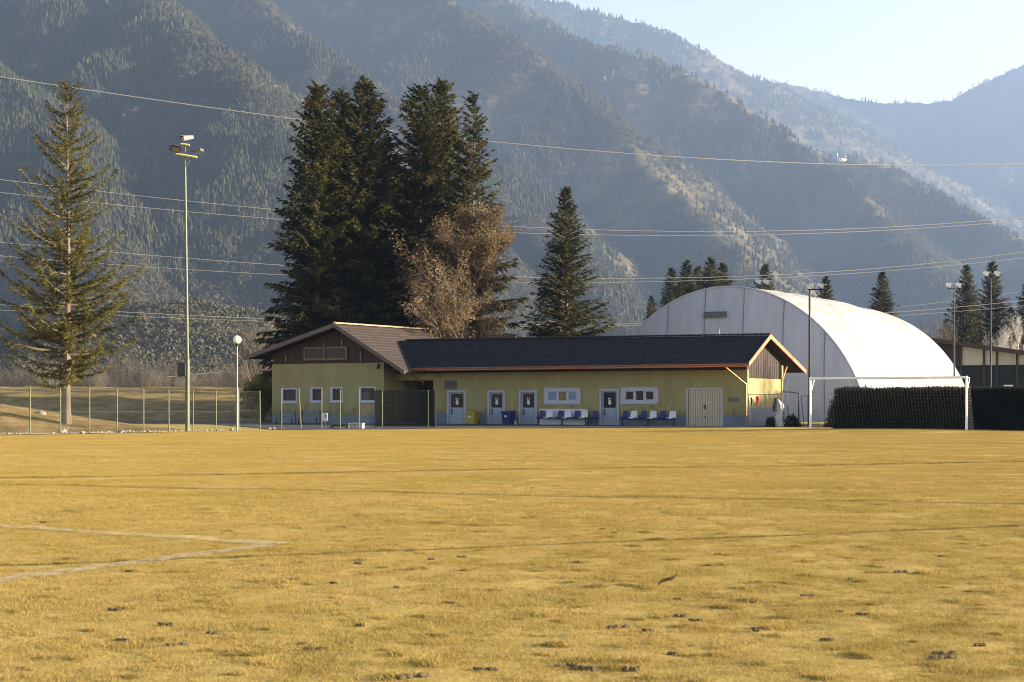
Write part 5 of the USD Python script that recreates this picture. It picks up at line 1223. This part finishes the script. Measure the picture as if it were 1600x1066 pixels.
# pale sheet and dark bag hanging at the corner
sh = thing('draped_sheet', 'pale sheet hanging in folds beside the right gable of the clubhouse', 'sheet', ((1217 - CX) / F * 87.2, 87.2, 0), 0)
zz_ = np.linspace(0, 1, 22); aa = np.linspace(0, 2 * np.pi, 29)[:-1]
Zg, Ag = np.meshgrid(zz_, aa, indexing='ij')
rad_ = np.interp(Zg, [0, .18, .38, .52, .66, .80, .92, 1.0], [.20, .20, .24, .17, .23, .26, .10, .03]) * (1 + .16 * np.sin(5 * Ag + 3 * Zg) + .10 * np.sin(9 * Ag - 5 * Zg))
xo = np.interp(Zg, [0, .3, .6, 1.0], [.05, 0, .06, -.06])
v = np.stack([rad_ * np.cos(Ag) + xo, rad_ * .6 * np.sin(Ag), -.2 + .05 + 1.62 * Zg - .05 * (np.cos(4 * Ag) * (Zg < .06))], -1).reshape(-1, 3)
i, j = np.meshgrid(np.arange(21), np.arange(28), indexing='ij'); q = np.stack([i * 28 + j, i * 28 + (j + 1) % 28, (i + 1) * 28 + (j + 1) % 28, (i + 1) * 28 + j], -1).reshape(-1, 4)
obj('cloth', (v, q), pale_cloth, sh, smooth=True); MB().tube([(-.06, 0, 1.40), (-.06, 0, 1.74)], .012, 5).build('cord', dgrey_m, sh)
bg = thing('hanging_bag', 'long dark bag hanging between the gable wall and the pale sheet', 'bag', ((1211 - CX) / F * 87.1, 87.1, 0), 0)
b_ = trimesh.creation.icosphere(2, 1); b_.vertices *= [.13, .10, .42]; b_.vertices[:, 0] += .05 * np.sin(b_.vertices[:, 2] * 6); b_.apply_translation([0, 0, 1.12]); obj('body', b_, black_cloth, bg, smooth=True); MB().tube([(-.06, 0, 1.45), (0, 0, 1.72), (.06, 0, 1.45)], .010, 5).build('strap', dgrey_m, bg)
def leafball(name, label, cat, loc, size, n, mat, seed, lw=(.06, .14), core_s=0):
    r = np.random.default_rng(seed); d = unit(r.normal(size=(n, 3))); d[:, 2] = np.abs(d[:, 2]); rr_ = (0.55 + .45 * r.random((n, 1))) * (0.75 + .5 * meshkit.fbm(d * 2.2 + seed, 3, seed)[:, None])
    B = d * rr_ * np.array(size); e = unit(d + .8 * r.normal(size=(n, 3)))
    t = thing(name, label, cat, loc, 0)
    wd = MB()
    for k in range(9): a = r.random() * 6.28; wd.tube([(0, 0, -.1), (math.cos(a) * size[0] * .4, math.sin(a) * size[1] * .4, size[2] * .5), (math.cos(a) * size[0] * .7, math.sin(a) * size[1] * .7, size[2] * .8)], [.02, .012, .005], 4)
    wd.build('stems', bark_g, t)
    if core_s:
        k_ = trimesh.creation.icosphere(3, 1.0); k_.vertices *= (0.65 + .5 * meshkit.fbm(k_.vertices * 2.2 + seed, 3, seed))[:, None] * np.array(size) * core_s; k_.vertices[:, 2] = np.maximum(k_.vertices[:, 2], -.1); obj('core', k_, core_m, t, smooth=True)
    obj('foliage', kites(B, e, unit(np.cross(e, r.normal(size=(n, 3)))), r.uniform(*lw, n), r.uniform(*lw, n) * .5, .2), mat, t)
leafball('low_bush', 'low dark bush beside the pipe gate frame', 'bush', ((1238 - CX) / F * 88.4, 88.4, -.2), (.50, .4, .72), 1600, leaf_hedge, 601)
leafball('low_bush', 'small dark bush at the foot of the gable wall behind the pale sheet', 'bush', ((1205 - CX) / F * 88.4, 88.4, -.2), (.36, .3, .60), 1100, leaf_hedge, 602)

# ------------------------------------------------------------------ things in front of the clubhouse
def chw(px, t):       # world x, y of a column of the photograph on the clubhouse plane y = t
    x = cl(px, 640, t)[0]; return ch_world(x, t, 0)
def seat_shell(w=.43):
    "a moulded seat: pan and curved back in one shell"
    u_, s_ = np.meshgrid(np.linspace(-1, 1, 9), np.linspace(0, 1, 13), indexing='ij')
    y = np.interp(s_, [0, .08, .45, .55, 1], [-.22, -.23, .14, .19, .26]); z = np.interp(s_, [0, .08, .45, .55, 1], [-.03, .0, -.02, .05, .40])
    wv = w / 2 * np.interp(s_, [0, .1, .5, .9, 1], [.85, 1, 1, .88, .70]); x = u_ * wv; z = z + .05 * u_ ** 2 * (s_ < .5) ; y = y - .04 * u_ ** 2 * (s_ > .5)
    v = np.stack([x, y, z], -1).reshape(-1, 3); n = 13
    i, j = np.meshgrid(np.arange(8), np.arange(12), indexing='ij'); q = np.stack([i * n + j, (i + 1) * n + j, (i + 1) * n + j + 1, i * n + j + 1], -1).reshape(-1, 4)
    v2 = v + [0, .012, -.014]; k = len(v)
    rim = [a for a in range(n)] + [i_ * n + n - 1 for i_ in range(1, 9)] + [8 * n + j_ for j_ in range(n - 2, -1, -1)] + [i_ * n for i_ in range(7, 0, -1)]
    rq = [(rim[a], rim[(a + 1) % len(rim)], rim[(a + 1) % len(rim)] + k, rim[a] + k) for a in range(len(rim))]
    return (np.vstack([v, v2]), np.vstack([q, q[:, ::-1] + k, np.array(rq)]))
def bench(pxs, cols, label, t=-.85, legs=(0, .5, 1), pad=.28):
    xs = [cl(p, 650, t)[0] for p in pxs]; o = ch_world(xs[0] - pad, t, GZ + .03)
    b = thing('seat_bench', label, 'bench', (o[0], o[1], GZ + .03), ROT)
    x0 = xs[0] - pad; L = xs[-1] - x0 + pad
    MB().box((0, -.05, .36), (L, .05, .42)).build('beam', dgrey_m, b)
    for k in legs:
        x = .12 + k * (L - .24); MB().box((x - .035, -.035, 0), (x + .035, .035, .36)).box((x - .04, -.25, 0), (x + .04, .25, .03)).build('leg', dgrey_m, b)
    for x, c in zip(xs, cols):
        m = seat_shell(); m = (m[0] * 1.12 + [x - x0, 0, .47], m[1])
        obj('seat', m, blue_pl if c == 'b' else white_pl, b, smooth=40, label='blue moulded seat' if c == 'b' else 'white moulded seat')
    return b
bench([845, 856.5, 874, 885, 900, 911.5], 'bwbwbw', 'bench of three blue and three white seats in front of the white board')
bench([976, 988.5, 1004.5, 1018.5, 1034, 1049], 'bwbwbw', 'bench of three blue and three white seats beside the store door')
bench([928], 'b', 'single blue seat on its own stand left of the fourth door', legs=(0, 1))
a, b = cl(843, 639, -.30), cl(917, 667, -.30); o = ch_world(a[0], -.30, 0)
bd_ = thing('white_board', 'wide white board leaning behind the first bench', 'board', (o[0], o[1], GZ + .03), ROT)
zb = a[2] - GZ - .03; Lb = b[0] - a[0]
MB().cbox((Lb * .29, 0, zb / 2), (Lb * .58 - .01, .04, zb), bevel=.01).build('panel', white_bd, bd_); MB().cbox((Lb * .79, 0, zb / 2), (Lb * .42 - .01, .04, zb), bevel=.01).build('panel', white_bd, bd_)
for x in (.08, Lb - .08): MB().box((x - .03, .03, 0), (x + .03, .09, zb - .05)).build('batten', timber_l, bd_)
def bin_(px0, px1, top, mat, lab, t=-.75):
    a, b = cl(px0, top, t), cl(px1, top, t); w = b[0] - a[0]; o = ch_world((a[0] + b[0]) / 2, t, 0); h = a[2] - GZ - .03
    t_ = thing('wheelie_bin', lab, 'bin', (o[0], o[1], GZ + .03), ROT)
    d = w * 1.1
    body = MB().add([(-w*.38, -d*.36, .04), (w*.38, -d*.36, .04), (w*.38, d*.36, .04), (-w*.38, d*.36, .04), (-w*.46, -d*.46, h*.88), (w*.46, -d*.46, h*.88), (w*.46, d*.46, h*.88), (-w*.46, d*.46, h*.88)], [(3,2,1,0),(0,1,5,4),(1,2,6,5),(2,3,7,6),(3,0,4,7)]); body.box((-w*.5, -d*.5, h*.86), (w*.5, d*.5, h*.90)); body.build('body', mat, t_)
    lid = rbox((w * 1.02, d * 1.04, h * .10), .03); lid.apply_translation([0, 0, h * .955]); obj('lid', lid, mat, t_)
    for x in (-w*.36, w*.36):
        c = trimesh.creation.cylinder(.10, .05, sections=14); c.apply_transform(trimesh.transformations.rotation_matrix(math.pi/2, [0, 1, 0])); c.apply_translation([x, d*.42, .10]); obj('wheel', c, dgrey_m, t_)
    MB().tube([(-w*.3, d*.56, h*.92), (w*.3, d*.56, h*.92)], .015, 6).build('handle', mat, t_)
    n = trimesh.creation.box((w*.28, .006, h*.13)); n.apply_translation([-w*.02, -d*.445, h*.62]); obj('sticker', n, white_pl, t_)
bin_(731, 746, 644, yellow_pl, 'yellow wheelie bin right of the first door')
bin_(787, 802, 642.5, blue_pl, 'dark blue wheelie bin right of the second door')
o = chw(805.5, -.8); bk = thing('green_bucket', 'small pale green bucket beside the blue wheelie bin', 'bucket', (o[0], o[1], GZ + .03), ROT)
MB().tube([(0, 0, 0), (0, 0, .26)], [.085, .115], 14).build('body', green_pl, bk); MB().tube([(.115 * math.cos(a), 0, .26 + .09 * math.sin(a)) for a in np.linspace(0, math.pi, 9)], .006, 5).build('handle', galv, bk)
# low things at the left wing
def lowbox(px0, px1, py0, Y, label, mat, cat, name, kind):
    x0, x1 = (px0 - CX) / F * Y, (px1 - CX) / F * Y; h = EYE + (HY - py0) / F * Y - (GZ + .02)
    t_ = thing(name, label, cat, ((x0 + x1) / 2, Y, GZ + .02), -8); w = x1 - x0
    if kind == 'bench':
        MB().cbox((0, 0, h - .04), (w, .42, .08), bevel=.015).build('seat', mat, t_)
        for x in (-w * .42, w * .42): MB().cbox((x, 0, (h - .08) / 2), (.12, .36, h - .08), bevel=.01).build('leg', mat, t_)
        MB().cbox((0, .12, h * .55), (w * .7, .03, .10)).build('stretcher', mat, t_)
    else:
        MB().cbox((0, 0, (h - .07) / 2), (w, .55, h - .07), bevel=.02).build('body', mat, t_); MB().cbox((0, 0, h - .03), (w + .06, .60, .06), bevel=.02).build('lid', mat, t_)
lowbox(550, 568, 661, 81.5, 'pale grey storage box in front of the netted gate', concrete, 'box', 'storage_box', 'box')
lowbox(516, 546, 661.5, 82, 'low dark green bench left of the pale storage box', green_m, 'bench', 'low_bench', 'bench')
pb = thing('sign_stand', 'small pale board on a stand in front of the left wing', 'sign', ((508 - CX) / F * 83, 83, GZ + .02), -6)
MB().cbox((0, 0, .62), (.30, .03, .46), bevel=.01).build('board', white_bd, pb); MB().tube([(0, .03, 0), (0, .03, .6)], .02, 6).build('stand', grey_m, pb); MB().cbox((.02, -.018, .68), (.08, .006, .16)).build('mark', grey_m, pb)
for k, (a, b) in enumerate(((431, 462), (465, 501))):
    Y = 96; x0, x1 = (a - CX) / F * Y, (b - CX) / F * Y
    br = thing('slatted_bench', ['slatted blue-grey bench under the leftmost window of the left wing', 'slatted blue-grey bench under the second window of the left wing'][k], 'bench', ((x0 + x1) / 2, Y, GZ + .03), -30); w = (x1 - x0) * 1.1
    for z, y in ((.45, -.16), (.45, 0), (.45, .16), (.68, .24), (.86, .27)): MB().cbox((0, y, z), (w, .12 if z < .5 else .03, .03 if z < .5 else .12)).build('slat', dado_m, br)
    for x in (-w * .44, w * .44): MB().box((x - .03, -.2, 0), (x + .03, -.14, .43)).box((x - .03, .19, 0), (x + .03, .23, .92)).build('leg', dgrey_m, br)

# ------------------------------------------------------------------ small things on the left
def rock(px, Y, s, label, mat=stone_m, seed=1, dz=0.0, stretch=(1.4, 1, .7), hfun=None):
    x = (px - CX) / F * Y; m = trimesh.creation.icosphere(2, 1.0); n = meshkit.fbm(m.vertices * 1.3 + seed * 5, 3, seed); m.vertices *= (.6 + .8 * n)[:, None]; m.vertices *= stretch
    z = float(hfun(np.array([[x]]), np.array([[Y]]))[0, 0]) if hfun else float(ground_h(x, Y))
    o = obj('rock', m, mat, smooth=40, label=label, cat='rock'); o.ClearXformOpOrder(); ops(o, (x, Y, z + dz), seed * 40, s)
rock(64, 76, .24, 'pale rock lying on the mound left of the thin spruce', seed=3, hfun=mound_h)
rock(205, 132, .34, 'grey boulder on the sunlit face of the levee', seed=5, hfun=levee_h)
rock(97, 66.6, .22, 'bright stump-like stone at the foot of a fence post', seed=7, stretch=(.9, .8, 1.0), dz=.05)
st_ = thing('broken_stick', 'pale broken stick poking up beside the stump-like stone', 'stick', ((101 - CX) / F * 66.7, 66.7, -.2), 0)
MB().tube([(0, 0, 0), (.10, 0, .22), (.16, .02, .36)], [.035, .03, .018], 6).build('shaft', stone_m, st_)
x = (63.5 - CX) / F * 148; mk = thing('marker_stone', 'small white tapering marker stone on top of the levee left of the thin spruce', 'marker', (x, 148, float(levee_h(np.array([[x]]), np.array([[148.]]))[0, 0]) - .05), 0)
MB().tube([(0, 0, 0), (0, 0, .35), (.03, 0, .7), (.05, 0, .95)], [.20, .17, .10, .05], 7).build('body', white_p, mk); MB().cbox((0, 0, .02), (.5, .4, .08), bevel=.02).build('base', concrete, mk)
lp = thing('log_pile', 'low stack of pale planks on the ground behind the globe lamp', 'timber', ((390 - CX) / F * 118, 118, -.33), 0)
for k in range(7): MB().box((-.8 + .05 * (k % 2), -.3 + .02 * k, .17 * (k // 2) * .6 + .5), (.75, .3, .17 * (k // 2) * .6 + .58)).build('plank', timber_l, lp)
for x in (-.6, .55): MB().box((x - .08, -.3, 0), (x + .08, .3, .5)).build('bearer', concrete, lp)

leafball('low_bush', 'dark shrub added behind the left end of the hedge to shade the gable', 'bush', ((1320 - CX) / F * 90.6, 90.6, -.2), (.9, 1.6, 2.0), 7000, leaf_hedge, 603, core_s=.95)  # hidden shrub, added to throw shade on the gable wall
leafball('low_bush', 'shrub added behind the hedge end to shade the foot of the clubhouse gable', 'bush', ((1316 - CX) / F * 87.2, 87.2, -.2), (.9, 1.7, 2.1), 7000, leaf_hedge, 604, core_s=.95)  # second added shrub, there for its shadow on the gable
# chapel on the far ridge
cx_, cy_ = (1315 - CX) / F * 3590, 3590.0
cz_ = float(mountain_h(np.array([[cx_]]), np.array([[cy_]]))[0][0, 0])
chp = thing('hill_chapel', 'tiny white building with a bell gable on the hazy ridge above the dome', 'building', (cx_, cy_, cz_ - 3), 18)
white_w = M('white_limewash', (0.50, 0.50, 0.49), .8, .05, .2)
MB().box((-11, -5, 0), (11, 5, 12)).build('wall', white_w, chp); MB().slab([(-12, -6, 11.8), (12, -6, 11.8), (12, 0, 16), (-12, 0, 16)], .6).slab([(12, 6, 11.8), (-12, 6, 11.8), (-12, 0, 16), (12, 0, 16)], .6).build('roof', tile_b, chp)
MB().box((9, -2, 12), (12.5, 2, 21)).build('bell_gable', white_w, chp); MB().box((-13.5, -2, 6), (-11.2, 2, 24)).build('tower', white_w, chp); MB().box((-4, -5.1, 3), (-2.4, -5.002, 6)).build('window', glass_d, chp)

# a bare tree beside the pitch, right of the view: its twigs dapple the gable wall
bare('bare_tree', 611, 9.5, bark_g, 'bare tree beside the pitch, outside the view at right', None, (41.5, 88.0, -.3), 0, 1, trunk_r=.16, levels=3, n=(10, 7, 6), spread=.7, upw=.3, l0=.6, base=.18)
th_ = thing('tall_hedge', 'unseen tall clipped hedge added beside the pitch to shade the gable', 'hedge', (35.6, 90.3, -.3), 4)  # unseen hedge, added to keep sun off the foot of the gable
MB().box((-.45, -3.7, 0), (.45, 3.7, 5.9)).build('core', core_m, th_)
r_ = np.random.default_rng(621); n_ = 14000; B = np.column_stack([r_.uniform(-.65, .65, n_), r_.uniform(-3.9, 3.9, n_), 6.2 * r_.random(n_) ** .7]); Dn = unit(r_.normal(size=(n_, 3)) + [0, 0, .4])
obj('foliage', kites(B, Dn, unit(np.cross(Dn, r_.normal(size=(n_, 3)))), r_.uniform(.10, .22, n_), r_.uniform(.06, .12, n_), .1), leaf_hedge, th_)
# ------------------------------------------------------------------ overhead lines
def cable(pts, Y, label, r=.024):
    p = np.array(pts, float); c = np.polyfit(p[:, 0], p[:, 1], min(2, len(p) - 1)) if len(p) < 5 else np.polyfit(p[:, 0], p[:, 1], 3)
    x0, x1 = p[0, 0], p[-1, 0]; xs = np.linspace(x0 - (260 if x0 <= 0 else 0), x1 + (260 if x1 >= 1600 else 0), 60)
    w = np.array([W(a, np.polyval(c, a), Y) for a in xs])
    t = thing('overhead_cable', label, 'cable', (0, 0, 0), 0, 'overhead cables crossing the valley')
    MB().tube(w, r, 5, caps=False).build('conductor', wire_m, t)
cable([(0, 120), (455, 185), (770, 222), (1100, 247), (1300, 257), (1600, 256)], 126, 'topmost bright cable, passing behind the upper half of the tall spruces', .030)
cable([(0, 281), (220, 306), (430, 327), (805, 355), (930, 360), (1200, 361), (1400, 353), (1600, 340)], 140, 'upper cable of the pair crossing behind the single spruce near its top')
cable([(0, 301), (220, 324), (430, 342), (815, 364), (930, 368), (1200, 367), (1400, 358), (1600, 345)], 141, 'lower cable of the pair crossing behind the single spruce near its top')
cable([(0, 379), (220, 398), (430, 414), (940, 434), (1160, 433), (1300, 425), (1450, 411), (1600, 394)], 150, 'upper cable of the middle pair, level with the middle of the left mast')
cable([(0, 400), (220, 416), (430, 430), (940, 440), (1160, 437), (1300, 430), (1450, 418), (1600, 403)], 151, 'lower cable of the middle pair, level with the middle of the left mast', .020)
cable([(0, 477), (220, 488), (430, 499), (800, 508), (1000, 506), (1300, 494), (1600, 470)], 156, 'upper cable of the lowest pair, passing close above the globe lamp')
cable([(0, 485), (220, 494), (430, 503), (800, 511), (1000, 509), (1300, 499), (1600, 478)], 157, 'lower cable of the lowest pair, passing close above the globe lamp', .018)
cable([(1380, 483), (1490, 470), (1600, 455)], 200, 'hazy cable behind the floodlights at the right edge', .02)
cable([(262, 589), (350, 581)], 170, 'short bright wire behind the switch box of the left mast', .03)

# ------------------------------------------------------------------ haze
MZMAX = float(MZ.max())
HB = (-3300.0, -3300.0, -2.2); HT = (3300.0, 7500.0, MZMAX + 40.0)
haze_mat = usdkit.material(stage, '/World/Looks/valley_haze', {'v': ('principled_volume', {'color': (0.385, 0.57, 0.98), 'density': HAZE_DENSITY, 'anisotropy': 0.2})}, [], volume='v.volume')
print('top', MZMAX)
MB().box(HB, HT).build('haze', haze_mat, label='thin blue valley haze', kind='stuff')
